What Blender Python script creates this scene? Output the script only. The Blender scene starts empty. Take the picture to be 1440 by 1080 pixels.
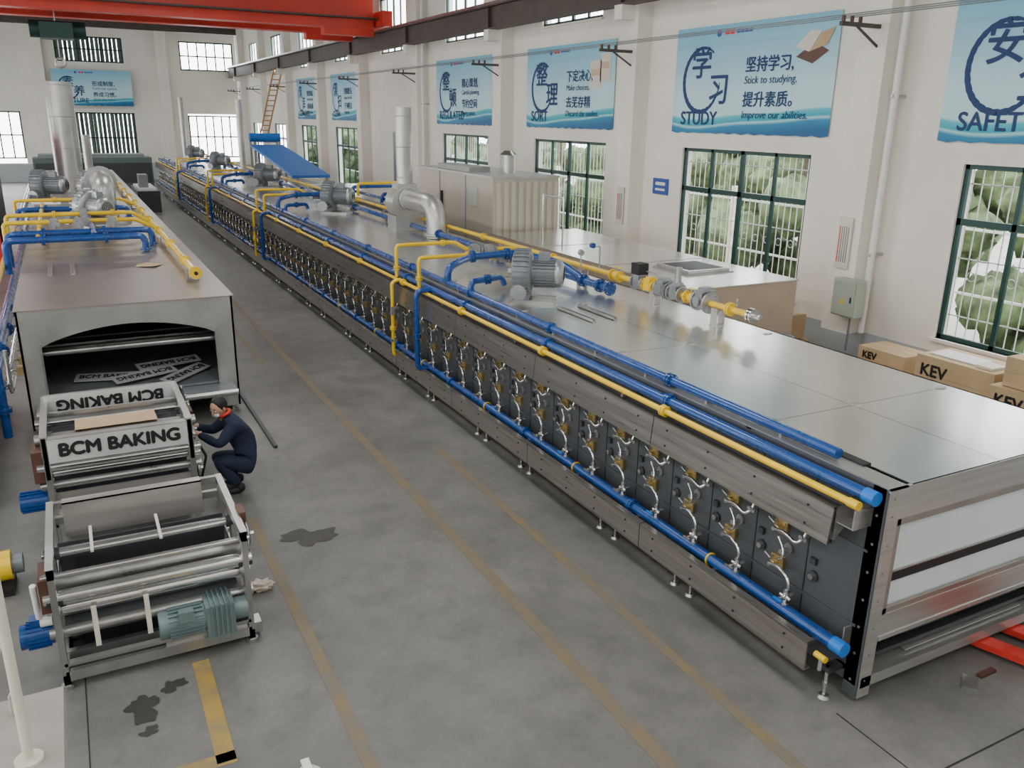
import bpy, math, random
from mathutils import Vector, Matrix
random.seed(4)
S=bpy.context.scene
# ------------------------------------------------------------ materials
MATS={}
def mat(name,col,metal=0.0,rough=0.5,var=0.08,scale=3.0,bump=0.0,kind='noise',stretch=(1,1,1),emit=None,coat=0.0,rvar=0.08):
    if name in MATS: return MATS[name]
    m=bpy.data.materials.new(name); m.use_nodes=True
    n=m.node_tree.nodes; l=m.node_tree.links; b=n['Principled BSDF']
    b.inputs['Metallic'].default_value=metal; b.inputs['Roughness'].default_value=rough
    b.inputs['Coat Weight'].default_value=coat
    tc=n.new('ShaderNodeTexCoord'); mp=n.new('ShaderNodeMapping'); mp.inputs['Scale'].default_value=stretch
    l.new(tc.outputs['Object'],mp.inputs['Vector'])
    t=n.new('ShaderNodeTexNoise'); t.inputs['Scale'].default_value=scale; t.inputs['Detail'].default_value=5; fac=t.outputs['Fac']
    l.new(mp.outputs[0],t.inputs['Vector'])
    r=n.new('ShaderNodeValToRGB'); l.new(fac,r.inputs[0])
    r.color_ramp.elements[0].position=0.3; r.color_ramp.elements[1].position=0.7
    lo=[max(0,c*(1-var)) for c in col]; hi=[min(1,c*(1+var)) for c in col]
    r.color_ramp.elements[0].color=(*lo,1); r.color_ramp.elements[1].color=(*hi,1)
    l.new(r.outputs[0],b.inputs['Base Color'])
    mr=n.new('ShaderNodeMapRange'); l.new(fac,mr.inputs[0]); mr.inputs[3].default_value=max(0.02,rough-rvar); mr.inputs[4].default_value=min(1,rough+rvar)
    l.new(mr.outputs[0],b.inputs['Roughness'])
    if bump:
        bp=n.new('ShaderNodeBump'); bp.inputs['Strength'].default_value=bump; bp.inputs['Distance'].default_value=0.01
        l.new(fac,bp.inputs['Height']); l.new(bp.outputs[0],b.inputs['Normal'])
    MATS[name]=m; return m
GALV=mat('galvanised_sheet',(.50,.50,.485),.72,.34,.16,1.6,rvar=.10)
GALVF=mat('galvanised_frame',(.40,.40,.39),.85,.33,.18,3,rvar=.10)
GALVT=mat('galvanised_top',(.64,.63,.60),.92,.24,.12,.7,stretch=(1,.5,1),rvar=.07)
GALVH=mat('galvanised_hood_top',(.42,.385,.345),.85,.33,.14,.9,rvar=.08)
GALVD=mat('galvanised_dull',(.38,.37,.35),.8,.42,.12,1.2)
BRUSH=mat('brushed_stainless',(.45,.425,.39),.92,.30,.14,26,stretch=(1,.03,1))
BRUSHX=mat('brushed_stainless_x',(.58,.56,.53),.82,.34,.12,20,stretch=(.05,1,1))
CHROME=mat('polished_steel',(.80,.80,.79),1,.15,.04,5,rvar=.04)
STEEL=mat('machined_steel',(.46,.46,.45),.92,.30,.1,5)
CHAR=mat('charcoal_panel',(.050,.056,.064),.3,.40,.12,2)
CHARS=mat('oven_side_paint',(.085,.094,.104),.25,.42,.10,1.5)
BLACK=mat('black_rubber',(.012,.012,.013),0,.6,.1,5)
DARKIN=mat('dark_cavity',(.02,.02,.022),.2,.6,.2,2)
BLUE=mat('blue_enamel',(.004,.060,.26),.1,.28,.10,4,coat=.4)
LBLUE=mat('light_blue_cap',(.01,.17,.62),0,.35,.05,4)
YEL=mat('yellow_enamel',(.84,.55,.01),.02,.30,.08,4,coat=.3)
BRASS=mat('brass_plate',(.60,.47,.22),.85,.32,.15,12)
RED=mat('red_paint',(.60,.035,.025),.05,.38,.10,3)
ORED=mat('crane_red',(.64,.05,.03),0,.45,.10,1)
GREYP=mat('grey_machine_paint',(.20,.22,.24),.2,.42,.08,6)
CASTAL=mat('cast_aluminium',(.40,.42,.43),.8,.38,.1,10)
GREENP=mat('green_grey_motor',(.15,.21,.22),.2,.4,.08,6)
WALL=mat('plaster_white',(.80,.765,.69),0,.85,.06,.7,bump=.05)
DADO=mat('dado_grey',(.42,.45,.47),0,.7,.05,1)
FRAME=mat('window_frame_green',(.012,.05,.045),.2,.4,.08,4)
BAR=mat('white_grille',(.55,.56,.55),0,.5,.03,4)
RUNW=mat('runway_steel',(.085,.068,.058),.3,.6,.2,2)
ROOFM=mat('roof_sheet',(.30,.31,.32),.2,.6,.08,1)
CARD=mat('cardboard',(.50,.36,.21),0,.8,.08,3)
WOODM=mat('plywood',(.55,.42,.28),0,.75,.15,2,stretch=(.3,2,2))
CREAM=mat('cream_paint',(.66,.62,.52),0,.45,.05,5)
CONC=mat('pale_concrete',(.33,.31,.28),0,.85,.1,5,bump=.1)
WHITE=mat('white_paint',(.75,.75,.74),0,.4,.03,4)
PLATE=mat('name_plate_silver',(.60,.61,.61),.3,.4,.05,4)
PBLUE=mat('panel_pale_film',(.62,.70,.72),.0,.5,.07,1.0)
TANF=mat('panel_worn_rim',(.42,.38,.34),.8,.4,.15,3)
BROWN=mat('brown_guard',(.10,.045,.03),.1,.45,.15,6)
NAVY=mat('navy_cloth',(.012,.02,.05),0,.85,.2,9,bump=.2)
SKINM=mat('skin',(.55,.32,.22),0,.55,.06,8)
HAIR=mat('black_hair',(.01,.009,.008),0,.5,.2,40)
LEAF=mat('foliage',(.095,.135,.06),0,.8,.75,3.2,bump=.6)
GRASS=mat('outside_ground',(.20,.20,.17),0,.9,.2,1)
TRUNK=mat('tree_bark',(.09,.07,.05),0,.9,.2,6)
TARP=mat('blue_tarp',(.015,.15,.52),0,.45,.08,2)
NAVYTXT=mat('banner_navy',(.006,.035,.13),0,.6,.02,3)
REDTXT=mat('banner_red',(.65,.04,.03),0,.6,.02,3)
BLKTXT=mat('black_ink',(.01,.01,.01),0,.6,.02,3)
BOXGREEN=mat('box_sage',(.38,.43,.36),.1,.45,.05,3)
SIGNB=mat('sign_blue',(.03,.08,.35),0,.5,.03,3)
STAIN=mat('floor_damp',(.038,.036,.033),0,.5,.2,3)
SHUT=mat('shutter_green',(.10,.14,.11),.1,.6)

def floor_mat():
    m=bpy.data.materials.new('painted_concrete_floor'); m.use_nodes=True
    n=m.node_tree.nodes; l=m.node_tree.links; b=n['Principled BSDF']
    tc=n.new('ShaderNodeTexCoord')
    def noise(s,d):
        a=n.new('ShaderNodeTexNoise'); a.inputs['Scale'].default_value=s; a.inputs['Detail'].default_value=d; a.inputs['Roughness'].default_value=.62; l.new(tc.outputs['Object'],a.inputs['Vector']); return a.outputs['Fac']
    def ramp(f,p0,c0,p1,c1):
        r=n.new('ShaderNodeValToRGB'); l.new(f,r.inputs[0]); e=r.color_ramp.elements
        e[0].position=p0; e[0].color=(*c0,1); e[1].position=p1; e[1].color=(*c1,1); return r.outputs[0]
    def mul(a,c,f):
        mx=n.new('ShaderNodeMix'); mx.data_type='RGBA'; mx.blend_type='MULTIPLY'; mx.inputs[0].default_value=f
        l.new(a,mx.inputs[6]); l.new(c,mx.inputs[7]); return mx.outputs[2]
    big=noise(.45,8)
    c=ramp(big,.33,(.128,.127,.120),.66,(.200,.196,.182))
    c=mul(c,ramp(noise(2.3,7),.38,(.75,.75,.75),.55,(1,1,1)),.7)
    c=mul(c,ramp(noise(14,6),.3,(.8,.8,.8),.62,(1,1,1)),.6)
    c=mul(c,ramp(noise(1.1,9),.27,(.55,.54,.52),.36,(1,1,1)),.8)
    l.new(c,b.inputs['Base Color'])
    mr=n.new('ShaderNodeMapRange'); l.new(big,mr.inputs[0]); mr.inputs[3].default_value=.32; mr.inputs[4].default_value=.60; l.new(mr.outputs[0],b.inputs['Roughness'])
    return m
FLOOR=floor_mat()
def worn_mat(name,col,thr):
    m=bpy.data.materials.new(name); m.use_nodes=True
    n=m.node_tree.nodes; l=m.node_tree.links; b=n['Principled BSDF']; b.inputs['Roughness'].default_value=.55
    tc=n.new('ShaderNodeTexCoord'); a=n.new('ShaderNodeTexNoise'); a.inputs['Scale'].default_value=3.2; a.inputs['Detail'].default_value=9; a.inputs['Roughness'].default_value=.7
    l.new(tc.outputs['Object'],a.inputs['Vector'])
    r=n.new('ShaderNodeValToRGB'); l.new(a.outputs['Fac'],r.inputs[0])
    r.color_ramp.elements[0].position=thr-.12; r.color_ramp.elements[0].color=(.15,.14,.12,1)
    r.color_ramp.elements[1].position=thr+.15; r.color_ramp.elements[1].color=(*col,1)
    l.new(r.outputs[0],b.inputs['Base Color']); return m
LINE=worn_mat('worn_yellow_line',(.21,.155,.075),.5)
LINE2=worn_mat('yellow_line',(.36,.245,.06),.40)

def banner_mat():
    m=bpy.data.materials.new('banner_print'); m.use_nodes=True
    n=m.node_tree.nodes; l=m.node_tree.links; b=n['Principled BSDF']; b.inputs['Roughness'].default_value=.5
    tc=n.new('ShaderNodeTexCoord'); sp=n.new('ShaderNodeSeparateXYZ'); l.new(tc.outputs['Object'],sp.inputs[0])
    def M(op,a,bv=None,c=None):
        q=n.new('ShaderNodeMath'); q.operation=op
        for i,v in enumerate((a,bv,c)):
            if v is None: continue
            if isinstance(v,(int,float)): q.inputs[i].default_value=v
            else: l.new(v,q.inputs[i])
        return q.outputs[0]
    s1=M('MULTIPLY',M('SINE',M('MULTIPLY',sp.outputs[0],1.25)),.11)
    s2=M('MULTIPLY',M('SINE',M('ADD',M('MULTIPLY',sp.outputs[0],2.1),1.0)),.05)
    y=M('ADD',M('ADD',sp.outputs[1],s1),s2)
    g=M('DIVIDE',y,2.05)
    r=n.new('ShaderNodeValToRGB'); l.new(g,r.inputs[0]); cr=r.color_ramp
    cr.elements[0].position=0; cr.elements[0].color=(.008,.11,.27,1)
    cr.elements[1].position=1; cr.elements[1].color=(.17,.47,.64,1)
    for p,c in((.08,(.012,.22,.40)),(.105,(.35,.68,.72)),(.12,(.02,.33,.47)),(.17,(.08,.48,.58)),(.19,(.50,.74,.78)),(.45,(.48,.69,.76)),(.7,(.32,.58,.71))):
        e=cr.elements.new(p); e.color=(*c,1)
    l.new(r.outputs[0],b.inputs['Base Color']); return m
BANNER=banner_mat()
# ------------------------------------------------------------ builder
class B:
    def __init__(s,M=None): s.v=[];s.f=[];s.m=[];s.s=[];s.mats=[];s.M=M
    def mi(s,m):
        if m not in s.mats: s.mats.append(m)
        return s.mats.index(m)
    def add(s,vs,fs,m,smooth=False):
        o=len(s.v); k=s.mi(m)
        if s.M is not None: vs=[s.M@Vector(v) for v in vs]
        s.v+= [tuple(v) for v in vs]
        for f in fs: s.f.append(tuple(i+o for i in f)); s.m.append(k); s.s.append(smooth)
    def box(s,x0,x1,y0,y1,z0,z1,m,R=None):
        vs=[(x,y,z) for z in(z0,z1) for y in(y0,y1) for x in(x0,x1)]
        if R is not None: vs=[R@Vector(v) for v in vs]
        s.add(vs,[(0,2,3,1),(4,5,7,6),(0,1,5,4),(2,6,7,3),(0,4,6,2),(1,3,7,5)],m)
    def beam(s,p0,p1,w,h,m,up=(0,0,1)):
        p0=Vector(p0);p1=Vector(p1);d=(p1-p0).normalized();u=Vector(up)
        if abs(d.dot(u))>.98:u=Vector((0,1,0))
        a=d.cross(u).normalized();u=a.cross(d)
        vs=[p+a*i*w/2+u*j*h/2 for p in(p0,p1) for j in(-1,1) for i in(-1,1)]
        s.add(vs,[(0,2,3,1),(4,5,7,6),(0,1,5,4),(2,6,7,3),(0,4,6,2),(1,3,7,5)],m)
    def sweep(s,pts,rad,m,n=10,cap=True):
        pts=[Vector(p) for p in pts]
        if not hasattr(rad,'__len__'): rad=[rad]*len(pts)
        ts=[]
        for i in range(len(pts)):
            t=Vector((0,0,0))
            if i>0:t+=(pts[i]-pts[i-1]).normalized()
            if i<len(pts)-1:t+=(pts[i+1]-pts[i]).normalized()
            ts.append(t.normalized() if t.length>1e-6 else (pts[min(i+1,len(pts)-1)]-pts[i-1]).normalized())
        u=Vector((0,0,1)) if abs(ts[0].z)<.9 else Vector((1,0,0))
        vs=[];fs=[]
        for p,t,r in zip(pts,ts,rad):
            u=(u-t*u.dot(t)).normalized(); w=t.cross(u)
            for k in range(n):
                a=2*math.pi*k/n; vs.append(p+(u*math.cos(a)+w*math.sin(a))*r)
        for i in range(len(pts)-1):
            for k in range(n):
                fs.append((i*n+k,i*n+(k+1)%n,(i+1)*n+(k+1)%n,(i+1)*n+k))
        s.add(vs,fs,m,True)
        if cap:
            s.add(vs[:n],[tuple(range(n))[::-1]],m); s.add(vs[-n:],[tuple(range(n))],m)
    def cyl(s,p0,p1,r,m,n=14,r2=None): s.sweep([p0,p1],[r,r if r2 is None else r2],m,n)
    def pipe(s,pts,r,m,n=12,bend=None):
        pts=[Vector(p) for p in pts]; bend=bend or r*2.2; out=[pts[0]]
        for i in range(1,len(pts)-1):
            a,b_,c=pts[i-1],pts[i],pts[i+1]
            d=min(bend,(a-b_).length*.49,(c-b_).length*.49)
            p=b_+(a-b_).normalized()*d; q=b_+(c-b_).normalized()*d
            for k in range(6):
                t=k/5; out.append(p*(1-t)**2+b_*2*t*(1-t)+q*t*t)
        out.append(pts[-1]); s.sweep(out,r,m,n)
    def disc(s,c,ax,r,th,m,n=18,bolts=0,bm=None):
        c=Vector(c);ax=Vector(ax).normalized(); s.cyl(c-ax*th/2,c+ax*th/2,r,m,n)
        if bolts:
            u=ax.orthogonal().normalized();w=ax.cross(u)
            for k in range(bolts):
                a=2*math.pi*k/bolts; p=c+(u*math.cos(a)+w*math.sin(a))*r*.8
                s.cyl(p-ax*(th*.9),p+ax*(th*.9),r*.09,bm or m,6)
    def flange(s,c,ax,r,m):
        c=Vector(c);ax=Vector(ax).normalized()
        s.disc(c-ax*.018,ax,r*1.75,.028,m,18,6,STEEL); s.disc(c+ax*.018,ax,r*1.75,.028,m,18,6,STEEL)
    def torus(s,c,ax,R,r,m,n=24,k=8,a0=0,a1=2*math.pi):
        c=Vector(c);ax=Vector(ax).normalized();u=ax.orthogonal().normalized();w=ax.cross(u)
        pts=[c+(u*math.cos(a0+(a1-a0)*i/n)+w*math.sin(a0+(a1-a0)*i/n))*R for i in range(n+1)]
        s.sweep(pts,r,m,k,cap=False)
    def ball(s,c,r,m,sc=(1,1,1),nu=16,nv=10,R=None,fn=None):
        vs=[];fs=[]
        for j in range(nv+1):
            th=math.pi*j/nv
            for i in range(nu):
                ph=2*math.pi*i/nu; v=Vector((math.sin(th)*math.cos(ph),math.sin(th)*math.sin(ph),math.cos(th)))
                if fn: v=fn(v)
                v=Vector((v.x*sc[0]*r,v.y*sc[1]*r,v.z*sc[2]*r))
                if R is not None: v=R@v
                vs.append(v+Vector(c))
        for j in range(nv):
            for i in range(nu): fs.append((j*nu+i,(j+1)*nu+i,(j+1)*nu+(i+1)%nu,j*nu+(i+1)%nu))
        s.add(vs,fs,m,True)
    def obj(s,name,parent=None,bevel=0,loc=None):
        me=bpy.data.meshes.new(name); me.from_pydata(s.v,[],s.f)
        for m in s.mats: me.materials.append(m)
        me.polygons.foreach_set('material_index',s.m); me.polygons.foreach_set('use_smooth',s.s); me.update()
        o=bpy.data.objects.new(name,me); S.collection.objects.link(o)
        if parent: o.parent=parent
        if bevel:
            b=o.modifiers.new('bevel','BEVEL'); b.width=bevel; b.segments=2; b.limit_method='ANGLE'
        return o
def empty(name):
    o=bpy.data.objects.new(name,None); S.collection.objects.link(o); o.empty_display_size=.1; return o
def text(s,size,m,parent,M,ax='LEFT',bold=0,name='lettering',sx=1,shear=0):
    c=bpy.data.curves.new(name,'FONT'); c.body=s; c.size=size; c.align_x=ax; c.align_y='CENTER'; c.offset=bold; c.extrude=.0015; c.shear=shear
    o=bpy.data.objects.new(name,c); S.collection.objects.link(o); c.materials.append(m); o.parent=parent
    o.matrix_basis=M@Matrix.Diagonal((sx,1,1,1)); return o
def heavy(s,size,m,parent,M,ax='LEFT',w=.01,sx=1):
    for k,(dx,dy) in enumerate(((0,0),(w,0),(w/2,w/2),(w/2,-w/2))): text(s,size,m,parent,M@Matrix.Translation((dx,dy,.0002*k)),ax,sx=sx)
def basis(o,x,y):
    x=Vector(x).normalized();y=Vector(y).normalized();z=x.cross(y)
    return Matrix(((x.x,y.x,z.x,o[0]),(x.y,y.y,z.y,o[1]),(x.z,y.z,z.z,o[2]),(0,0,0,1)))
T=Matrix.Translation
# ------------------------------------------------------------ room
XL,XR,Y0,Y1,ZT=-9.0,12.0,-4.0,66.0,10.2
b=B(); b.box(XL-.3,XR+.3,Y0-.3,Y1+.3,-.2,0,FLOOR); fl=b.obj('floor')
P=6.65; W0=11.35; WW=3.65
wins=[(W0+P*k,W0+P*k+WW) for k in range(-2,8)]
def side_wall(name,xa,xb,wins,inner,skip=()):
    b=B(); prev=Y0
    for i,(a,c) in enumerate(wins):
        b.box(xa,xb,prev,a,0,ZT,WALL)
        if i in skip: b.box(xa,xb,a,c,0,6.95,WALL)
        else: b.box(xa,xb,a,c,0,1.37,WALL); b.box(xa,xb,a,c,4.05,6.95,WALL)
        b.box(xa,xb,a,c,9.0,ZT,WALL)
        b.box(xa,xb,a,a+.4,6.95,9,WALL); b.box(xa,xb,c-.3,c,6.95,9,WALL)
        prev=c
    b.box(xa,xb,prev,Y1,0,ZT,WALL)
    xi=inner; s=-1 if xi>0 else 1
    y=W0-1.35-2*P
    while y<Y1:
        if y>Y0: b.box(min(xi,xi+.4*s),max(xi,xi+.4*s),y-.28,y+.28,0,ZT,WALL); b.box(min(xi,xi+.42*s),max(xi,xi+.42*s),y-.3,y+.3,0,1.15,DADO)
        y+=P
    b.box(min(xi,xi+.015*s),max(xi,xi+.015*s),Y0,Y1,0,1.15,DADO)
    return b.obj(name)
side_wall('wall_right',XR,XR+.28,wins,XR,skip=(5,))
side_wall('wall_left',XL-.28,XL,wins,XL)
b=B()
ops=[(8.4,11.8,1.5,4.4),(8.2,11.8,7.4,9.3),(.5,4.6,7.7,9.3),(.9,4.9,1.2,4.5),(-6,-2,1.5,4.5)]
b.box(XL,XR,Y1+.02,Y1+.3,4.5,7.4,WALL); b.box(XL,XR,Y1+.02,Y1+.3,0,1.2,WALL); b.box(XL,XR,Y1+.02,Y1+.3,9.3,ZT,WALL)
for x0,x1 in((XL,-6),(-2,.9),(4.9,8.4),(11.8,XR)): b.box(x0,x1,Y1+.02,Y1+.3,1.2,4.5,WALL)
for x0,x1 in((XL,.5),(4.6,8.2),(11.8,XR)): b.box(x0,x1,Y1+.02,Y1+.3,7.4,9.3,WALL)
b.box(.5,4.6,Y1+.02,Y1+.3,7.4,7.7,WALL)
for x in(7.0,-.6,-7): b.box(x-.35,x+.35,Y1-.4,Y1+.02,0,ZT,WALL)
b.box(XL,XR,Y1,Y1+.02,0,1.15,DADO)
b.obj('wall_far')
b=B(); b.box(XL,XR,Y0-.3,Y0,0,ZT,WALL); b.obj('wall_near')
b=B(); b.box(XL-.3,XR+.3,Y0-.3,Y1+.3,ZT,ZT+.15,ROOFM); b.obj('ceiling')
b=B()
y=W0-1.35-P
while y<Y1:
    b.beam((XL,y,ZT-.3),(XR,y,ZT-.3),.22,.5,RUNW)
    b.box(XL,XR,y-.15,y+.15,ZT-.08,ZT-.05,RUNW); y+=P
for x in range(-8,12,2): b.box(x-.05,x+.05,Y0,Y1,ZT-.1,ZT,GREYP)
b.obj('trim_roof_beams')
# windows
def window(idx,a,c,z0,z1,x,out,cols=4,grille=True):
    b=B(); w=.07
    def bx(y0,y1,q0,q1,d=.06): b.box(x+out*.05,x+out*.05+d,y0,y1,q0,q1,FRAME)
    bx(a,c,z0,z0+w);bx(a,c,z1-w,z1);bx(a,a+w,z0,z1);bx(c-w,c,z0,z1)
    for k in range(1,cols):
        y=a+(c-a)*k/cols; ww=.055 if k%2==0 else .035; bx(y-ww,y+ww,z0,z1,.05)
    if z1-z0>2.3:
        zt=z1-.85; bx(a,c,zt-.05,zt+.05,.05)
    if grille:
        y=a+.1
        while y<c:
            b.box(x+.24,x+.255,y,y+.014,z0,z1,BAR); y+=.16
        for z in(z0+.35,z0+1.25,z1-.3): b.box(x+.24,x+.255,a,c,z,z+.018,BAR)
        y=a+.18
        while y<c-.1:
            b.torus((x+.247,y,z0+1.0),(1,0,0),.07,.006,BAR,10,4); y+=.32
    b.box(x-.06,x+.1,a-.05,c+.05,z0-.05,z0,WALL)
    return b.obj('window_%d'%idx)
i=1
for k,(a,c) in enumerate(wins):
    if k!=5: window(i,a,c,1.37,4.05,XR,1,4,a<25); i+=1
    window(i,a+.4,c-.3,6.95,9.0,XR,1,4,False); i+=1
b=B()
for x0,x1,z0,z1 in ops:
    w=.09
    for q in((x0,x1,z0,z0+w),(x0,x1,z1-w,z1),(x0,x0+w,z0,z1),(x1-w,x1,z0,z1)): b.box(q[0],q[1],Y1+.08,Y1+.16,q[2],q[3],FRAME)
    for k in range(1,6): x=x0+(x1-x0)*k/6; b.box(x-.04,x+.04,Y1+.08,Y1+.14,z0,z1,FRAME)
    b.box(x0,x1,Y1+.08,Y1+.14,(z0+z1)/2-.04,(z0+z1)/2+.04,FRAME)
for x0,x1,z0,z1 in((.5,4.6,7.7,9.3),(.9,4.9,1.2,4.5)):
    k=x0
    while k<x1-.05: b.box(k+.03,k+.25,Y1+.18,Y1+.2,z0,z1,SHUT); k+=.27
b.obj('window_%d'%i)
b=B(); b.box(XR+.3,40,-20,90,-.4,-.2,GRASS); b.obj('ground_outside')
b=B()
for k in range(330):
    y=random.uniform(-2,64); x=random.uniform(15.2,18); r=random.uniform(.35,.85)
    def fn(v): return v*(1+.30*math.sin(9*v.x+k)*math.sin(8*v.y+2*k)*math.cos(7*v.z))
    b.ball((x,y,random.uniform(.2,3.5)**1.0),r,LEAF,(1,1,1),14,10,fn=fn)
for k in range(16):
    y=k*4-.5; b.cyl((16.5,y,-.2),(16.4,y+.2,5.2),.11,TRUNK,8,r2=.06)
    for j in range(5):
        a=random.uniform(0,6.28); b.ball((16.4+.8*math.cos(a),y+.9*math.sin(a),random.uniform(4.0,5.4)),random.uniform(.3,.6),LEAF,nu=12,nv=8,fn=lambda v:v*(1+.3*math.sin(9*v.x)*math.sin(8*v.y)))
b.obj('hedge')
b=B()
for k in range(9):
    y=-1+k*8; b.box(XR+1.6-.06,XR+1.6+.06,y-.06,y+.06,-.2,3.2,CREAM)
for z in (.3,1.8,2.9): b.box(XR+1.58,XR+1.62,-1,63,z,z+.04,BAR)
b.obj('boundary_fence')
# floor markings
b=B()
b.box(3.39,3.52,2.2,40,0,.003,LINE); b.box(4.27,4.38,2.2,10.5,0,.003,LINE); b.box(1.42,1.53,3.8,9.4,0,.003,LINE)
b.box(.46,.60,5.45,6.8,0,.003,LINE2); b.box(-.3,.60,5.42,5.55,0,.003,LINE2)
b.box(2.9,3.0,16,44,0,.003,LINE)
b.obj('floor_marking')
def blob(name,c,rx,ry,seed):
    rr=random.Random(seed); b=B(); n=60; ph=[rr.uniform(0,6.28) for _ in range(6)]
    vs=[(c[0],c[1],.0045)]
    for i in range(n):
        a=2*math.pi*i/n; r=1+.22*math.sin(2*a+ph[5])+.18*math.sin(3*a+ph[0])+.14*math.sin(5*a+ph[1])+.08*math.sin(9*a+ph[2])+.05*math.sin(15*a+ph[3])
        vs.append((c[0]+rx*r*math.cos(a),c[1]+ry*r*math.sin(a),.0045))
    b.add(vs,[(0,i+1,(i+1)%n+1) for i in range(n)],STAIN); b.obj(name)
blob('damp_patch',(1.98,8.65),.27,.20,1); blob('damp_patch',(.03,6.35),.13,.15,2); blob('damp_patch',(.28,6.55),.09,.08,3); blob('damp_patch',(.05,6.05),.07,.05,5)
b=B(); b.box(-8,11.5,2.985,3.0,0,.0025,DARKIN); b.box(5.05,5.06,-2,3.8,0,.0025,DARKIN); b.box(-.38,-.37,3,9,0,.0025,DARKIN); b.obj('trim_floor_joint')

# ------------------------------------------------------------ banners
def ring(b,c,R,m):
    n=72; vs=[];fs=[]
    for i in range(n+1):
        a=math.radians(55)+math.radians(300)*i/n; w=.012+.05*abs(math.sin(i/n*math.pi))**.7+.006*math.sin(i*2.1)
        for r in(R-w,R+w*.6): vs.append((c[0]+r*math.cos(a)*.95,c[1]+r*math.sin(a)*1.05,.004))
    for i in range(n): fs.append((2*i,2*i+1,2*i+3,2*i+2))
    b.add(vs,fs,m)
def banner(M,W,Hh,c1,c2,word,l1,e1,l2,e2,pic=None):
    b=B(); nx=24; vs=[];fs=[]
    for j in(0,1):
        for i in range(nx+1): vs.append((W*i/nx,Hh*j-(.03*math.sin(i*1.7)**2 if j==0 else 0),.0))
    for i in range(nx): fs.append((i,i+1,nx+2+i,nx+1+i))
    b.add(vs,fs,BANNER); ring(b,(W*.20,Hh*.50),.60,NAVYTXT)
    b.disc((W*.30,Hh*.925,.004),(0,0,1),.07,.004,SIGNB); b.box(W*.34,W*.37,Hh*.905,Hh*.95,.002,.006,REDTXT); b.box(W*.375,W*.40,Hh*.905,Hh*.95,.002,.006,REDTXT)
    for k in range(4): b.box(W*(.415+.026*k),W*(.437+.026*k),Hh*.91,Hh*.945,.002,.006,SIGNB)
    if pic=='book':
        b.add([(3.45,1.35,.01),(3.85,1.22,.01),(4.2,1.42,.01),(3.85,1.58,.01)],[(0,1,2,3)],BROWN)
        b.add([(3.42,1.52,.014),(3.75,1.42,.014),(4.0,1.75,.014),(3.75,1.78,.014)],[(0,1,2,3)],CREAM)
        b.add([(3.75,1.42,.016),(4.15,1.52,.016),(4.3,1.8,.016),(4.0,1.72,.016)],[(0,1,2,3)],CARD)
    if pic=='shelf':
        for q in((3.3,3.8,.95,1.6),(3.75,4.2,1.1,1.75)): b.box(q[0],q[1],q[2],q[3],.004,.01,CREAM); b.box(q[0]+.05,q[1]-.05,q[2]+.3,q[3]-.2,.01,.014,WOODM)
    o=b.obj('wall_banner'); o.matrix_basis=M
    z=.012
    heavy(c1,.64,NAVYTXT,o,T((W*.12,Hh*.64,z)),w=.018); heavy(c2,.64,NAVYTXT,o,T((W*.25,Hh*.39,z)),w=.018)
    heavy(word,.37,NAVYTXT,o,T((W*.065,Hh*.13,z)),w=.012)
    heavy(l1,.30,NAVYTXT,o,T((W*.49,Hh*.61,z)),w=.010); text(e1,.20,NAVYTXT,o,T((W*.49,Hh*.48,z)),shear=.15)
    heavy(l2,.30,NAVYTXT,o,T((W*.49,Hh*.30,z)),w=.010); text(e2,.20,NAVYTXT,o,T((W*.49,Hh*.17,z)),shear=.15)
    return o
def wb(yl,*a,**k): return banner(basis((XR-.03,yl,4.38),(0,-1,0),(0,0,1)),4.4,2.05,*a,**k)
wb(8.85,'安','全','SAFETY','安全第一,','Safety first,','预防为主。','Prevention first.')
wb(15.4,'学','习','STUDY','坚持学习,','Stick to studying,','提升素质。','Improve our abilities.',pic='book')
wb(22.1,'整','理','SORT','下定决心,','Make choices,','去芜存精','Discard the useless.',pic='shelf')
wb(28.75,'整','顿','REGULATED','精心策划,','Careful planning,','节约空间','Saving space.')
wb(42.0,'清','扫','CLEAN','扫除脏污,','Sweep the dirt,','干净整洁','Keep tidy.')
wb(48.7,'清','洁','CLEANLINESS','贯彻到底,','Carry through,','保持成果','Keep results.')
banner(basis((.1,Y1-.45,4.95),(1,0,0),(0,0,1))@Matrix.Diagonal((1.09,1.09,1,1)),4.4,2.05,'素','养','CULTURE','形成制度,','Form the system,','养成习惯。','Build the habit.')
for y in(9.86,16.5):
    b=B(); b.box(XR-.44,XR-.42,y,y+.28,2.25,3.1,CREAM)
    for k in range(5): b.box(XR-.443,XR-.44,y+.25-.045*k-.02,y+.25-.045*k,2.35,2.95,REDTXT if k==0 else GREYP)
    b.obj('wall_notice')
b=B(); b.box(XR-.03,XR-.005,15.4,15.95,3.0,3.35,SIGNB); b.box(XR-.033,XR-.03,15.5,15.85,3.2,3.27,WHITE); b.box(XR-.033,XR-.03,15.5,15.85,3.08,3.13,WHITE); b.obj('wall_sign')
b=B(); b.box(XR-.65,XR-.43,9.42,9.90,1.50,2.12,BOXGREEN); b.box(XR-.67,XR-.65,9.44,9.88,1.52,2.10,BOXGREEN); b.box(XR-.685,XR-.67,9.48,9.51,1.75,1.85,BLACK)
b.add([(XR-.673,9.62,1.72),(XR-.673,9.72,1.72),(XR-.673,9.67,1.82)],[(0,1,2)],YEL)
b.cyl((XR-.5,9.6,1.5),(XR-.5,9.6,.9),.02,GREYP); b.obj('electrical_box',bevel=.008)
b=B(); 
for y in(9.55,29.5): b.cyl((XR-.25,y,1.2),(XR-.25,y,9.8),.055,WHITE); [b.box(XR-.33,XR-.01,y-.02,y+.02,z,z+.05,STEEL) for z in(2.5,5,7.5)]
b.obj('drain_pipe')
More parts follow.
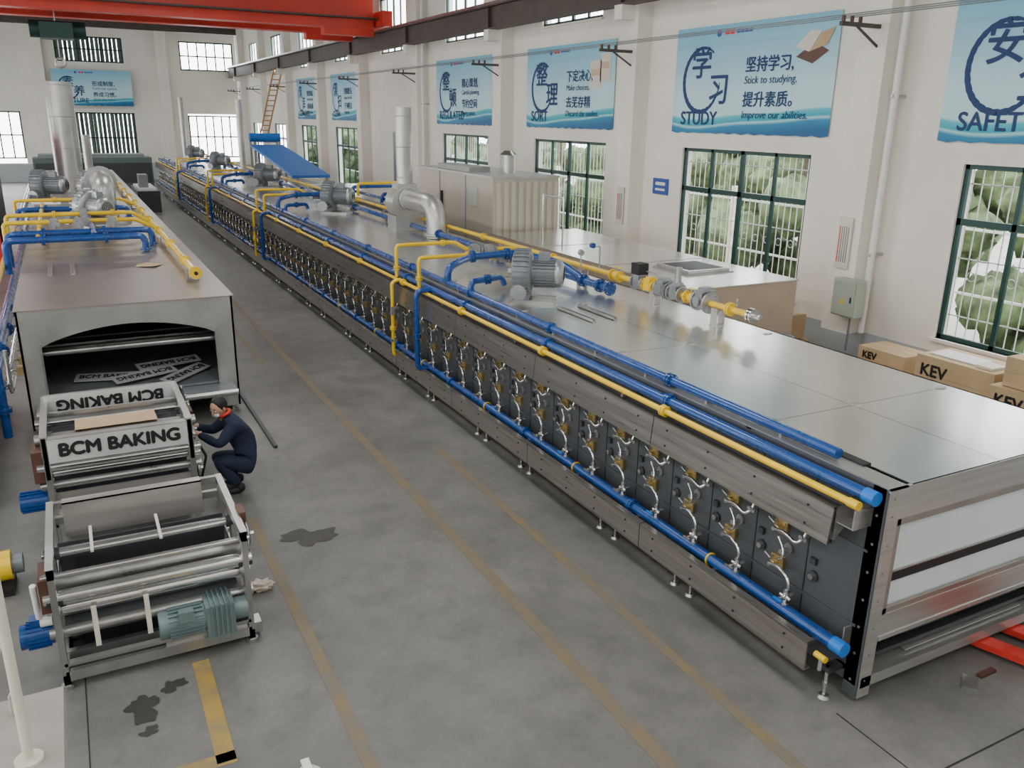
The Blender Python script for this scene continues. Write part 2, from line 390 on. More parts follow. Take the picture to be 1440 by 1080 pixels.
b=B(); b.box(11.28,11.56,Y0,Y1,7.0,7.04,RUNW); b.box(11.4,11.44,Y0,Y1,7.04,7.6,RUNW); b.box(11.28,11.56,Y0,Y1,7.6,7.64,RUNW); b.box(11.38,11.46,Y0,Y1,7.64,7.74,STEEL)
y=W0-1.35-P
while y<Y1:
    b.box(11.25,11.6,y-.15,y+.15,6.7,7.0,WALL); b.box(11.3,11.54,y-.01,y+.01,7.04,7.6,RUNW); y+=P
b.obj('crane_runway_beam')
b=B(); b.box(-8.56,-8.28,Y0,Y1,7.0,7.64,RUNW); b.obj('crane_runway_beam')
b=B()
y=W0-1.35-P
while y<Y1:
    b.beam((11.62,y-.1,6.05),(10.75,y-.1,6.05),.06,.06,RUNW); b.beam((11.62,y-.1,5.75),(11.1,y-.1,6.03),.03,.03,RUNW)
    for x in(10.8,10.98,11.16): b.cyl((x,y-.1,6.08),(x,y-.1,6.16),.03,BROWN,8)
    y+=P
for x in(10.8,10.98,11.16): b.cyl((x,Y0,6.17),(x,Y1-1,6.17),.009,GREYP,6)
b.obj('conductor_rail')
# crane
cr=empty('overhead_crane')
b=B(); 
for y in(33.0,35.6): b.box(-8.2,11.1,y-.25,y+.25,7.76,8.95,ORED); b.box(-8.2,11.1,y-.32,y+.32,7.70,7.76,ORED); b.box(-8.2,11.1,y-.32,y+.32,8.95,9.01,ORED); b.box(9.2,11.1,y-.25,y+.25,7.45,7.72,ORED)
b.box(-8.2,11.1,32.2,32.6,8.0,8.05,RUNW)
b.obj('girder',cr)
b=B(); b.box(11.2,11.58,32,36.6,7.78,8.3,ORED); b.box(-8.5,-8.1,32,36.6,7.78,8.3,ORED); b.obj('end_truck',cr)
b=B(); b.box(-.3,1.2,32.6,36,9.02,9.4,GREENP); b.box(-.1,.9,33.8,34.8,6.9,7.4,FRAME); b.cyl((-.4,34.3,7.2),(1.3,34.3,7.2),.28,FRAME); b.cyl((.4,34.3,9),(.4,34.3,6.3),.02,STEEL)
b.torus((.4,34.3,6.15),(0,1,0),.15,.04,STEEL,16,8); b.obj('hoist',cr)
b=B(); LAD=mat('ladder_ochre',(.45,.22,.06),.1,.5)
for x in(XR-.9,XR-.45): b.cyl((x-.3,54,3.0),(x,50,7.0),.045,LAD,8)
for k in range(14): t=k/14; b.cyl((XR-1.2+.3*t,54-4*t,3.1+3.9*t),(XR-.75+.3*t,54-4*t,3.1+3.9*t),.03,LAD,6)
b.box(XR-1.3,XR-.02,53.6,55.2,2.95,3.0,RUNW); b.box(XR-1.3,XR-1.25,53.7,53.8,0,2.95,RUNW); b.box(XR-1.3,XR-1.25,55.0,55.1,0,2.95,RUNW)
b.obj('wall_ladder')
b=B(); b.box(XR-.09,XR-.02,31.6,33.2,.02,4.0,GREYP); b.box(XR-.1,XR-.09,32.38,32.42,.1,3.9,BLACK); b.box(XR-.12,XR-.09,32.2,32.3,1.3,1.5,STEEL); b.obj('door_1')

# ------------------------------------------------------------ main oven
OX0,OX1,OY0,OY1,OZ=5.28,8.1,3.82,57.0,1.95
oven=empty('tunnel_oven')
b=B()
b.box(OX0,OX0+.04,OY0+.02,OY1,.16,OZ-.012,CHARS)
b.box(OX1-.04,OX1,OY0+.02,OY1,.16,OZ-.012,GALV)
b.box(OX0,OX1,OY1-.04,OY1,.16,OZ,GALV)
b.box(OX0+.006,OX0+.16,OY0,OY0+.03,.04,OZ-.012,BRUSHX); b.box(OX0,OX0+.012,OY0,OY0+.14,.04,OZ-.012,CHARS)
b.box(OX1-.15,OX1,OY0,OY0+.03,.04,OZ-.012,BRUSHX)
b.box(OX0+.16,OX1-.15,OY0,OY0+.03,1.66,OZ-.012,BRUSHX)
b.box(OX0+.16,OX1-.15,OY0,OY0+.03,.58,.80,BRUSHX)
for q in((OX0+.16,OX0+.21,.80,1.66),(OX1-.20,OX1-.15,.80,1.66)): b.box(q[0],q[1],OY0+.005,OY0+.03,q[2],q[3],TANF)
b.box(OX0+.16,OX1-.15,OY0+.005,OY0+.03,1.60,1.66,TANF); b.box(OX0+.16,OX1-.15,OY0+.005,OY0+.03,.80,.85,TANF)
b.box(OX0+.16,OX1-.15,OY0+.05,OY0+.06,.80,1.66,PBLUE)
b.box(OX0+.16,OX1-.15,OY0+.035,OY0+.05,1.07,1.155,BLACK)
b.box(OX0+.16,OX1-.15,OY0+.03,OY0+.05,1.155,1.165,STEEL); b.box(OX0+.16,OX1-.15,OY0-.01,OY0,.56,.60,GALV)
for z in(.2,.45,.7,.95,1.2,1.45,1.7,1.85): b.cyl((OX0-.008,OY0+.07,z),(OX0,OY0+.07,z),.012,STEEL,8); b.cyl((OX0+.08,OY0-.006,z),(OX0+.08,OY0,z),.008,GREYP,8)
b.box(OX0+.04,OX1-.04,OY0+2.6,OY0+2.62,.2,.9,DARKIN)
b.box(OX0+.04,OX1-.04,OY0+.2,OY0+8,.62,.64,GALVD)
b.box(OX0+.04,OX1-.04,OY0+.05,OY0+8,.20,.215,GALV)
b.box(OX0+.04,OX1-.04,OY0+.0,OY0+.05,.13,.23,GALV)
b.box(OX0+.7,OX1-.5,OY0+.1,OY0+.6,.235,.245,BRUSHX)
b.box(OX0+.9,OX1-.3,OY0+.25,OY0+.9,.25,.258,PBLUE)
for x in(OX0+.5,OX0+1.5,OX1-.3): b.box(x,x+.05,OY0+.1,OY0+4,.13,.2,STEEL)
b.obj('body_shell',oven)
b=B(); edges=[OY0-.02,5.35,7.9,10.4]
while edges[-1]<OY1-2.6: edges.append(edges[-1]+2.5)
edges.append(OY1)
for a,c in zip(edges[:-1],edges[1:]):
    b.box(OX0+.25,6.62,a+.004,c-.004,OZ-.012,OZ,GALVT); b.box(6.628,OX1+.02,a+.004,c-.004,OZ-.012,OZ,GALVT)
    b.box(OX0,OX1,c-.03,c+.03,OZ-.03,OZ-.012,BLACK)
b.box(6.55,6.7,OY0,OY1,OZ-.03,OZ-.0125,BLACK)
b.box(OX0,OX0+.2,OY0-.02,OY1,OZ-.012,OZ,GALVD); b.box(OX0+.18,OX0+.27,OY0+.4,OY1,OZ-.03,OZ+.014,BLACK)
b.box(OX1-.012,OX1+.02,OY0-.02,OY1,OZ-.06,OZ,GALV)
b.box(OX0,OX1,OY0-.02,OY0,OZ-.03,OZ,BRUSHX)
for y in(5.35,7.9,10.4,12.9,15.4): 
    for x in(5.6,6.62,7.9): b.box(x,x+.1,y-.03,y+.03,OZ,OZ+.012,STEEL)
b.obj('top_sheets',oven)
b=B(); y=4.5
while y<OY1:
    b.box(OX0-.004,OX0,y-.006,y+.006,.3,1.8,BLACK); y+=.62
for z in(.68,1.36): b.box(OX0-.012,OX0,OY0+.1,OY1,z,z+.02,CHARS)
b.obj('side_seams',oven)
b=B()
for i in range(84):
    y=4.8+.62*i; far=y>22; n=5 if far else 8; e=OX0
    for z in(.84,1.19):
        b.box(e-.035,e,y-.075,y+.075,z-.065,z+.065,BRASS)
        b.cyl((e-.035,y,z),(e-.09,y,z),.030,BRASS,n); b.cyl((e-.09,y,z),(e-.13,y,z),.021,CHROME,n)
        if not far:
            for q in(-.055,.055):
                for w in(-.045,.045): b.cyl((e-.047,y+q,z+w),(e-.03,y+q,z+w),.009,STEEL,6)
            b.cyl((e-.06,y+.05,z+.02),(e-.06,y+.12,z+.05),.012,STEEL,6)
    b.pipe([(e-.12,y,.84),(e-.15,y-.13,.89),(e-.17,y-.27,.85),(e-.17,y-.30,.77),(e-.14,y-.25,.73),(e-.14,y-.25,.68)],.017,CHROME,n,bend=.06)
    b.cyl((e-.14,y-.25,.55),(e-.14,y-.25,.70),.024,CHROME,n); b.cyl((e-.22,y-.25,.645),(e-.06,y-.25,.645),.021,CHROME,n)
    b.cyl((e-.14,y-.31,.645),(e-.14,y-.19,.645),.019,CHROME,n)
    b.cyl((e-.14,y-.25,.70),(e-.14,y-.25,.72),.032,STEEL,6); b.cyl((e-.14,y-.25,.565),(e-.14,y-.25,.585),.034,STEEL,6)
    b.box(e-.245,e-.225,y-.30,y-.20,.64,.655,LBLUE if i%3==0 else STEEL)
    b.pipe([(e-.12,y,1.19),(e-.15,y-.15,1.235),(e-.17,y-.31,1.20),(e-.13,y-.36,1.27),(e-.1,y-.36,1.40)],.016,CHROME,n,bend=.06)
    b.cyl((e-.05,y-.34,1.27),(e-.16,y-.34,1.27),.024,CHROME,n); b.cyl((e-.1,y-.34,1.22),(e-.1,y-.34,1.33),.018,CHROME,n)
    b.pipe([(e-.10,y-.05,1.13),(e-.12,y-.14,1.06),(e-.14,y-.16,.98),(e-.11,y-.08,.92),(e-.08,y-.04,.90)],.012,CHROME,n,bend=.04)
    b.cyl((e-.05,y-.12,1.02),(e-.13,y-.12,1.02),.026,CHROME,n); b.cyl((e-.02,y-.10,1.02),(e,y-.10,1.02),.05,STEEL,n)
    b.cyl((e-.025,y-.40,.90),(e,y-.40,.90),.05,CHAR,12 if not far else 6); b.cyl((e-.05,y-.40,.90),(e-.025,y-.40,.90),.028,STEEL,8)
    b.box(e-.035,e,y-.42,y-.36,1.01,1.07,CHAR)
b.obj('burner_rows',oven)
b=B()
segs=[4.10,6.45]
while segs[-1]<OY1-2: segs.append(segs[-1]+2.5)
for a,c in zip(segs[:-1],segs[1:]):
    a+=.006;c-=.006
    b.add([(5.02,a,1.41),(5.02,c,1.41),(5.05,c,1.72),(5.05,a,1.72),(5.04,a,1.41),(5.04,c,1.41),(5.07,c,1.71),(5.07,a,1.71)],[(0,3,2,1),(4,5,6,7),(0,1,5,4),(0,4,7,3),(1,2,6,5),(3,7,6,2)],BRUSH)
    b.box(5.045,5.18,a,c,1.705,1.72,BRUSH); b.box(5.02,5.10,a,c,1.40,1.415,BRUSH)
    b.box(4.96,4.975,a,c,.25,.51,BRUSH); b.box(4.96,5.03,a,c,.505,.52,BRUSH); b.box(4.96,5.03,a,c,.24,.255,BRUSH)
    if a<20:
        yy=a+.25
        while yy<c:
            for z,x in((.31,4.955),(.45,4.955),(1.48,5.023),(1.64,5.038)): b.cyl((x-.003,yy,z),(x+.006,yy,z),.011,BLACK,8)
            yy+=.62
y=4.15
while y<OY1:
    b.box(4.98,OX0,y-.02,y+.02,.46,.49,STEEL); b.box(5.05,OX0,y-.02,y+.02,1.67,1.70,STEEL); y+=1.25
b.add([(5.06,4.09,1.42),(OX0,4.09,1.62),(OX0,4.09,1.80),(5.06,4.09,1.72)],[(0,1,2,3)],BRUSHX); b.box(5.08,OX0,3.93,3.945,1.60,1.76,BRUSHX); b.box(5.08,OX0,3.93,4.1,1.59,1.60,BRUSHX); b.box(5.19,OX0,3.95,3.96,.42,.68,BRUSHX)
b.obj('cable_covers',oven)
b=B(); y=4.0; k=0
while y<OY1:
    for x in(5.12,OX1-.12):
        b.cyl((x,y,.03),(x,y,.30),.016,CHROME,8); b.cyl((x,y,0),(x,y,.025),.055,STEEL,12,r2=.04); b.cyl((x,y,.12),(x,y,.15),.028,STEEL,6)
        b.box(min(x,OX0)-.03,max(x,OX0+.04) if x<6 else x+.06,y-.04,y+.04,.26,.30,CHAR)
    y+=[1.75,.25,1.1,.3][k%4]; k+=1
b.obj('levelling_feet',oven)
b=B()
b.cyl((5.14,3.98,.52),(5.14,OY1-1,.52),.056,BLUE,16); b.cyl((5.14,3.88,.52),(5.14,4.0,.52),.064,LBLUE,16)
b.cyl((5.02,3.95,.42),(5.02,4.06,.42),.028,YEL,12); b.cyl((5.02,4.0,.42),(5.02,4.0,.30),.02,CHROME,10)
b.cyl((5.21,3.95,1.86),(5.21,OY1-1,1.86),.052,BLUE,16); b.cyl((5.21,3.86,1.86),(5.21,3.97,1.86),.060,LBLUE,16)
b.cyl((5.37,4.4,2.01),(5.37,OY1-1,2.01),.048,BLUE,12)
b.cyl((5.095,4.0,1.80),(5.095,OY1-1,1.80),.030,YEL,12); b.cyl((5.095,3.92,1.80),(5.095,4.02,1.80),.038,YEL,12)
y=6.43
while y<OY1-1:
    b.flange((5.21,y,1.86),(0,1,0),.045,BLUE); b.flange((5.095,y-.08,1.80),(0,1,0),.034,YEL); b.flange((5.37,y+.2,2.01),(0,1,0),.042,BLUE)
    b.flange((5.14,y+.4,.52),(0,1,0),.048,BLUE); b.box(5.06,5.42,y+.6,y+.64,1.74,1.77,STEEL); b.torus((5.14,y-.9,.52),(0,1,0),.058,.012,YEL,16,6); y+=2.5
for y in range(5,56): b.box(5.33,5.41,y,y+.03,OZ,OZ+.03,STEEL)
b.obj('side_manifolds',oven)
def valve(b,c,r,m=CASTAL,k=1.0):
    x,y,z=c
    b.cyl((x,y-.10,z),(x,y+.10,z),r*1.5*k,m); b.disc((x,y-.12,z),(0,1,0),r*2.2*k,.03,m,16,6,STEEL); b.disc((x,y+.12,z),(0,1,0),r*2.2*k,.03,m,16,6,STEEL)
    b.box(x-r*1.7*k,x+r*1.7*k,y-.075,y+.075,z-r*1.5,z+r*2.4*k,m); b.box(x-r*1.2*k,x+r*1.2*k,y-.05,y+.05,z+r*2.4*k,z+r*3.0*k,m)
b=B()
z=2.22; X=7.65
b.cyl((X,8.0,z),(X,55,z),.042,YEL,14)
b.disc((X,7.93,z),(0,1,0),.095,.035,CHROME,16,6,STEEL); b.disc((X,7.88,z),(0,1,0),.095,.03,CHROME,16); b.cyl((X,7.93,z),(X,7.75,z),.035,CHROME); b.cyl((X-.12,7.8,z+.02),(X+.02,7.8,z+.02),.012,STEEL)
valve(b,(X,8.85,z),.05,CASTAL,1.35); b.cyl((X-.16,8.85,z+.02),(X+.1,8.85,z+.02),.07,CASTAL)
valve(b,(X,9.45,z),.045,CASTAL,1.2); valve(b,(X,9.75,z),.045,CASTAL,1.3); b.cyl((X,9.45,z+.1),(X,9.45,z+.36),.045,CASTAL); b.cyl((X,9.45,z+.36),(X,9.45,z+.38),.055,STEEL)
b.disc((X,8.3,z),(0,1,0),.09,.03,YEL,16,6,STEEL); b.disc((X,8.34,z),(0,1,0),.09,.03,YEL,16,6,STEEL)
b.ball((X,9.12,z),.075,YEL); b.disc((X,9.05,z),(0,1,0),.09,.03,YEL,16,6,STEEL); b.disc((X,9.22,z),(0,1,0),.09,.03,YEL,16,6,STEEL)
valve(b,(X,10.35,z),.045,CASTAL,1.2); valve(b,(X,10.1,z),.045,YEL); b.ball((X,11.0,z),.08,YEL); b.disc((X,10.9,z),(0,1,0),.09,.03,YEL,16,6,STEEL); b.disc((X,11.1,z),(0,1,0),.09,.03,YEL,16,6,STEEL)
b.cyl((X,11.0,z),(X,11.0,z+.13),.02,STEEL); b.box(X-.015,X+.015,10.85,11.1,z+.13,z+.145,YEL); b.cyl((X,9.12,z),(X,9.12,z+.12),.02,STEEL); b.box(X-.015,X+.015,8.98,9.2,z+.12,z+.135,YEL)
b.box(X-.09,X+.09,10.28,10.48,z+.13,z+.30,BLACK); b.cyl((X,8.2,z+.03),(X,8.2,z+.16),.012,STEEL)
b.box(X-.2,X-.1,9.6,9.75,z-.03,z+.1,CASTAL); b.pipe([(X,9.9,z+.05),(X,9.9,z+.2),(X,10.2,z+.2)],.01,STEEL,8)
y=13
while y<54: b.flange((X,y,z),(0,1,0),.042,YEL); y+=2.9
for y in [8.55,9.95,12,15,18,22,26,30,34,38,42,46,50]:
    b.box(X-.075,X-.06,y-.06,y+.06,OZ,z-.03,BRUSHX);b.box(X+.06,X+.075,y-.06,y+.06,OZ,z-.03,BRUSHX);b.box(X-.07,X+.07,y-.05,y+.05,z-.06,z-.045,BRUSHX); b.box(X-.1,X+.1,y-.07,y+.07,OZ,OZ+.008,BRUSHX)
b.cyl((7.35,11.0,2.08),(7.35,54,2.08),.06,BLUE,14); b.flange((7.35,11.0,2.08),(0,1,0),.06,BLUE); b.flange((7.35,11.5,2.08),(0,1,0),.06,BLUE)
b.cyl((7.35,11.0,2.08),(7.35,10.75,2.08),.06,BLUE,14); b.disc((7.35,10.72,2.08),(0,1,0),.11,.03,BLUE,18,6,STEEL)
y=14.5
while y<54: b.flange((7.35,y,2.08),(0,1,0),.058,BLUE); b.box(7.28,7.42,y+.3,y+.36,OZ,2.03,STEEL); y+=3.1
b.pipe([(7.35,11.6,2.08),(7.35,11.6,2.5)],.012,STEEL,8); b.cyl((7.35,11.57,2.52),(7.35,11.63,2.52),.05,CASTAL)
b.pipe([(7.65,11.5,2.22),(7.65,11.5,2.62),(7.5,11.5,2.62)],.012,STEEL,8); b.cyl((7.5,11.47,2.64),(7.5,11.53,2.64),.045,BLUE)
b.obj('top_manifolds',oven)
def zone(y,near=False):
    b=B()
    for dy,h in((0,2.40),(-1.1,2.34)):
        xe=6.25 if near else 6.4
        b.pipe([(5.1,y+dy,1.84),(5.1,y+dy,h),(xe,y+dy+.02,h),(xe+.25,y+dy+.02,2.25),(7.65,y+dy+.02,2.22)],.034,YEL,12)
        b.flange((5.1,y+dy,2.0),(0,0,1),.034,YEL); b.flange((6.0,y+dy+.01,h),(1,0,0),.034,YEL)
        M0=b.M; b.M=T((6.95,y+dy,2.22))@Matrix.Rotation(math.radians(90),4,'Z'); valve(b,(0,0,0),.036,CASTAL); valve(b,(0,.30,0.02),.036,CASTAL); b.M=M0
    b.pipe([(5.1,y-.2,1.82),(5.04,y-.2,1.82),(4.93,y-.2,1.78),(4.93,y-.2,.45),(5.1,y-.2,.45)],.032,YEL,12,bend=.06)
    b.pipe([(5.2,y-1.45,1.86),(4.91,y-1.45,1.86),(4.91,y-1.45,.52),(5.14,y-1.45,.52)],.046,BLUE,12)
    b.flange((4.93,y-.2,.95),(0,0,1),.032,YEL); b.flange((4.91,y-1.45,1.1),(0,0,1),.042,BLUE)
    b.box(4.9,4.96,y-.24,y-.16,1.2,1.35,CASTAL); b.box(4.88,5.0,y-.23,y-.17,.7,.75,STEEL)
    b.pipe([(5.37,y-1.7,2.0),(5.37,y-1.7,2.24),(5.55,y-1.6,2.30),(5.95,y-1.3,2.34),(6.9,y-1.2,2.34),(7.2,y-2.2,2.30),(7.35,y-2.7,2.1)],.06,BLUE,14,bend=.2)
    b.flange((6.0,y-1.29,2.34),(1,0,0),.058,BLUE); b.flange((6.7,y-1.22,2.34),(1,0,0),.058,BLUE)
    b.pipe([(5.37,y-2.6,2.0),(5.37,y-2.6,2.18),(6.0,y-2.4,2.18),(6.05,y-2.4,OZ+.1)],.048,BLUE,14,bend=.12)
    b.flange((5.7,y-2.5,2.18),(1,.2,0),.045,BLUE)
    b.obj('zone_piping',oven)
zone(14.2,True)
for y in(26.5,36,46): zone(y)
def blower(c,rot,s=1.0,col=GREYP):
    M=T(c)@Matrix.Rotation(rot,4,'Z')@Matrix.Scale(s,4); b=B(M)
    b.box(-.26,.30,-.20,-.15,0,.04,STEEL); b.box(-.26,.30,.15,.20,0,.04,STEEL)
    b.box(-.22,-.02,-.19,.19,.04,.14,col)
    prof=[(-.24,.10),(-.235,.24),(-.20,.275),(-.12,.285),(-.04,.275),(0,.24),(.005,.14)]
    b.sweep([(x,0,.36) for x,_ in prof],[r for _,r in prof],col,28)
    for k in range(28):
        a=2*math.pi*k/28
        b.box(-.215,-.025,-.006,.006,.25,.305,col,R=T((0,0,.36))@Matrix.Rotation(a,4,'X'))
    b.cyl((0,0,.36),(.32,0,.36),.155,col,24)
    for k in range(24):
        a=2*math.pi*k/24; b.box(.03,.30,-.004,.004,.15,.18,col,R=T((0,0,.36))@Matrix.Rotation(a,4,'X'))
    b.sweep([(.30,0,.36),(.32,0,.36),(.37,0,.36),(.40,0,.36)],[.17,.175,.165,.12],CASTAL,24)
    for r in(.03,.06,.09): b.torus((.402,0,.36),(1,0,0),r,.005,BLACK,18,5)
    b.box(.08,.22,-.06,.06,.52,.62,col)
    b.cyl((-.12,.12,.30),(-.12,.42,.30),.07,col); b.disc((-.12,.42,.30),(0,1,0),.11,.04,BLUE,16,6,STEEL)
    b.cyl((-.12,-.1,.18),(-.12,-.42,.18),.07,CASTAL); b.disc((-.12,-.42,.18),(0,1,0),.10,.03,CASTAL,16,6,STEEL)
    b.cyl((-.24,0,.36),(-.30,0,.36),.05,CASTAL)
    return b.obj('air_blower')
blower((6.08,10.95,OZ),math.radians(-35),1.2)
for y in(23.6,32.8,43.3,51.5): blower((6.7,y,OZ),math.radians(-35),1.35)
b=B()
for x in(6.15,6.5):
    b.box(x,x+.06,9.35,10.3,OZ,OZ+.008,GALV); b.box(x,x+.006,9.35,10.3,OZ,OZ+.045,GALV); b.box(x+.054,x+.06,9.35,10.3,OZ,OZ+.045,GALV)
b.obj('steel_channel')
def stack(name,x,y,z0,z1,r,m=GALV):
    b=B(); b.cyl((x,y,z0),(x,y,z1),r,m,24); zz=z0+.5
    while zz<z1: b.torus((x,y,zz),(0,0,1),r,.012,m,24,6); zz+=1.0
    b.box(x-r*1.4,x+r*1.4,y-r*1.4,y+r*1.4,z0,z0+.05,GALVD)
    return b.obj(name)
b=B(); x,y=7.3,19.6
b.cyl((x,y,OZ+.9),(x,y,4.8),.19,GALV,24)
for zz in(3.2,3.9,4.6): b.torus((x,y,zz),(0,0,1),.19,.012,GALV,24,6)
b.box(x-.35,x+.35,y-.3,y+.3,OZ,OZ+.35,GALV); b.cyl((x,y-.25,OZ+.65),(x,y+.25,OZ+.65),.42,GALV,28); b.box(x-.25,x+.25,y-.2,y+.2,OZ+.6,OZ+1.1,GALV)
b.pipe([(x,y-.25,OZ+.75),(x,y-.9,OZ+.75),(x+.1,y-1.7,OZ+.75),(x+.1,y-1.75,OZ)],.23,GALV,24,bend=.7)
b.torus((x,y-.32,OZ+.75),(0,1,0),.24,.02,GALV,24,6)
b.torus((x+.1,y-1.75,OZ+.08),(0,0,1),.25,.03,GALV,24,6)
b.cyl((x-.1,y+.25,OZ+.6),(x-.1,y+.6,OZ+.6),.15,GREYP,20)
b.obj('exhaust_fan')
stack('exhaust_stack',7.5,41.5,OZ,5.2,.14); stack('exhaust_stack',6.4,53,OZ,5.4,.14)
# ------------------------------------------------------------ second tunnel + cabinet
b=B(); x0,x1,y0,y1=8.45,10.7,10.1,17.2
b.box(x0,x1,y0,y1,.15,2.08,mat('tunnel_side_warm',(.46,.36,.28),.35,.45,.1,1)); b.box(x0-.02,x1+.02,y0-.02,y1,2.08,2.1,GALVT)
for y in(12.5,14.9): b.box(x0,x1,y-.02,y+.02,2.1,2.105,GALVD)
b.box(9.2,10.1,11.1,12.0,2.1,2.17,STEEL); b.box(9.28,10.02,11.18,11.92,2.165,2.175,DARKIN); b.box(9.15,10.15,11.05,12.05,2.1,2.12,GALVD)
for x in(x0+.1,x1-.1):
    for y in(y0+.2,13,16.8): b.cyl((x,y,0),(x,y,.15),.04,STEEL)
b.obj('cooling_tunnel')
b=B(); x0,x1,y0,y1=8.6,10.3,17.4,22.0
PAN=mat('insulated_panel',(.50,.455,.385),.5,.42,.06,1); PAN2=mat('slatted_panel',(.55,.52,.43),.35,.45,.05,1)
b.box(x0,x1,y0,y1,0,3.28,PAN); b.box(x0-.03,x1+.03,y0-.03,y1+.03,3.28,3.33,GALV)
for k in range(9):
    x=x0+.08+k*.19; b.box(x,x+.11,y0-.03,y0,.1,3.2,PAN2)
for y in(18.9,20.5): b.box(x0-.01,x0,y-.015,y+.015,.1,3.28,GREYP)
b.box(x0-.05,x0-.01,20.3,20.36,2.4,2.8,BLACK); b.box(x0-.03,x0,18.2,18.7,2.6,3.0,BOXGREEN)
b.cyl((9.6,18.6,3.3),(9.6,18.6,3.75),.16,GALV,18); b.cyl((9.6,18.6,3.75),(9.6,18.6,3.85),.22,STEEL,18,r2=.1); b.box(8.75,9.3,19,21,3.33,3.45,GALVD)
b.obj('dryer_cabinet')
b=B()
for x,y in((8.55,14.2),(8.55,15.0)): b.cyl((x,y,2.11),(x,y,3.15),.02,CHROME,8)
b.cyl((8.55,14.2,3.13),(8.55,15.0,3.13),.02,CHROME,8); b.obj('guard_rail')
b=B(); b.add([(8.0,34,2.3),(9.5,34,2.3),(9.5,42,3.2),(8.0,42,3.2),(8.0,34,2.2),(9.5,34,2.2),(9.5,42,3.1),(8.0,42,3.1)],[(0,1,2,3),(4,7,6,5),(0,4,5,1),(1,5,6,2),(2,6,7,3),(3,7,4,0)],TARP)
for x in(8.25,9.45):
    for y,z in((34.3,2.2),(41.5,3.1)): b.box(x-.05,x+.05,y-.05,y+.05,0,z,STEEL)
b.cyl((8.15,43,3.5),(9.6,43,3.5),.2,TARP); 
for x in(8.2,9.55): b.box(x-.05,x+.05,42.95,43.05,0,3.5,STEEL)
b.obj('belt_conveyor')
b=B(); b.box(8.5,10.8,24,33,.15,2.0,GALVD); b.box(8.45,10.85,23.95,33,2.0,2.03,GALVT); 
for y in(24.3,28.5,32.7):
    for x in(8.6,10.7): b.cyl((x,y,0),(x,y,.15),.04,STEEL)
b.obj('cooling_tunnel')
b=B()
for y in(24.5,27.5): 
    b.pipe([(8.6,y,2.05),(8.6,y,2.45),(10.4,y,2.45),(10.4,y,2.05)],.05,YEL,10); b.pipe([(8.6,y+.6,2.05),(8.6,y+.6,2.3),(10.4,y+.6,2.3),(10.4,y+.6,2.05)],.06,BLUE,10)
b.cyl((8.7,23.95,2.15),(8.7,32,2.15),.05,BLUE); b.obj('cross_piping')
# ------------------------------------------------------------ left oven
lo=empty('tunnel_oven'); LX0,LX1,LY0,LY1,LZ=-.86,2.09,13.4,46.0,1.9
b=B()
b.box(LX0,LX1,LY0+2.5,LY1,.2,LZ-.01,GALVD)
b.box(LX0-.02,LX1+.03,LY0-.03,LY1,LZ-.01,LZ,GALVH)
for y in(19.3,23,27,31,35,39,43): b.box(LX0,LX1,y-.015,y+.015,LZ,LZ+.006,STEEL)
b.box(LX0,LX0+.03,LY0,LY0+2.5,.1,LZ-.01,GALV); b.box(LX1-.03,LX1,LY0,LY0+2.5,.1,LZ-.01,GALV)
b.box(LX0,LX0+.27,LY0,LY0+.04,.1,LZ-.01,GALV); b.box(LX1-.30,LX1,LY0,LY0+.04,.1,LZ-.01,GALV)
xa,xb=LX0+.27,LX1-.30; n=20
for i in range(n):
    u0=i/n;u1=(i+1)/n; h=lambda u:1.34+.25*math.sin(math.pi*u)**.75
    p0=xa+(xb-xa)*u0;p1=xa+(xb-xa)*u1
    b.add([(p0,LY0,h(u0)),(p1,LY0,h(u1)),(p1,LY0,LZ-.01),(p0,LY0,LZ-.01),(p0,LY0+.05,h(u0)),(p1,LY0+.05,h(u1))],[(0,1,2,3),(0,4,5,1)],GALV)
b.box(xa,xb,LY0,LY0+.03,.30,.50,GALV); b.box(xa-.03,xa,LY0-.02,LY0,.5,1.4,STEEL); b.box(xb,xb+.03,LY0-.02,LY0,.5,1.4,STEEL)
b.box(LX0+.03,LX1-.03,LY0+2.4,LY0+2.5,.2,1.88,DARKIN); b.box(LX0+.03,LX1-.03,LY0+.05,LY0+2.4,.50,.53,GREYP)
b.box(LX0+.1,LX1-.1,LY0-.5,LY0+.05,.47,.50,GREYP); b.cyl((LX0+.1,LY0-.5,.48),(LX1-.1,LY0-.5,.48),.05,STEEL,14)
for y,z in((LY0+.3,1.18),(LY0+.7,1.12),(LY0+1.1,1.0),(LY0+1.7,.95)): b.cyl((LX0+.05,y,z),(LX1-.05,y,z),.045,STEEL,16)
b.box(LX0+.05,LX1-.05,LY0+.8,LY0+2.3,1.25,1.27,CHAR)
for x in(LX0+.06,LX1-.12): b.box(x,x+.05,LY0+.1,LY0+2.3,.6,1.4,CHAR)
for x in(LX0+.1,LX1-.1):
    y=LY0+.1
    while y<LY1: b.cyl((x,y,0),(x,y,.22),.03,STEEL,8); b.cyl((x,y,0),(x,y,.02),.06,STEEL,10); y+=2
b.obj('body_shell',lo)
for (x,y,z,r) in((.25,LY0+.75,.59,14),(.75,LY0+.55,.62,-22),(1.15,LY0+.95,.66,-14),(1.35,LY0+.45,.60,-48)):
    M=T((x,y,z))@Matrix.Rotation(math.radians(-r),4,'Z')@Matrix.Rotation(math.radians(12),4,'X'); bb=B(M); bb.box(-.5,.5,-.12,.12,0,.012,PLATE); bb.obj('name_plate',lo)
    heavy('BCM BAKING',.15,BLKTXT,lo,M@T((0,0,.016))@Matrix.Rotation(math.pi if r<0 else 0,4,'Z'),'CENTER',w=.008)
b=B()
zz=2.1
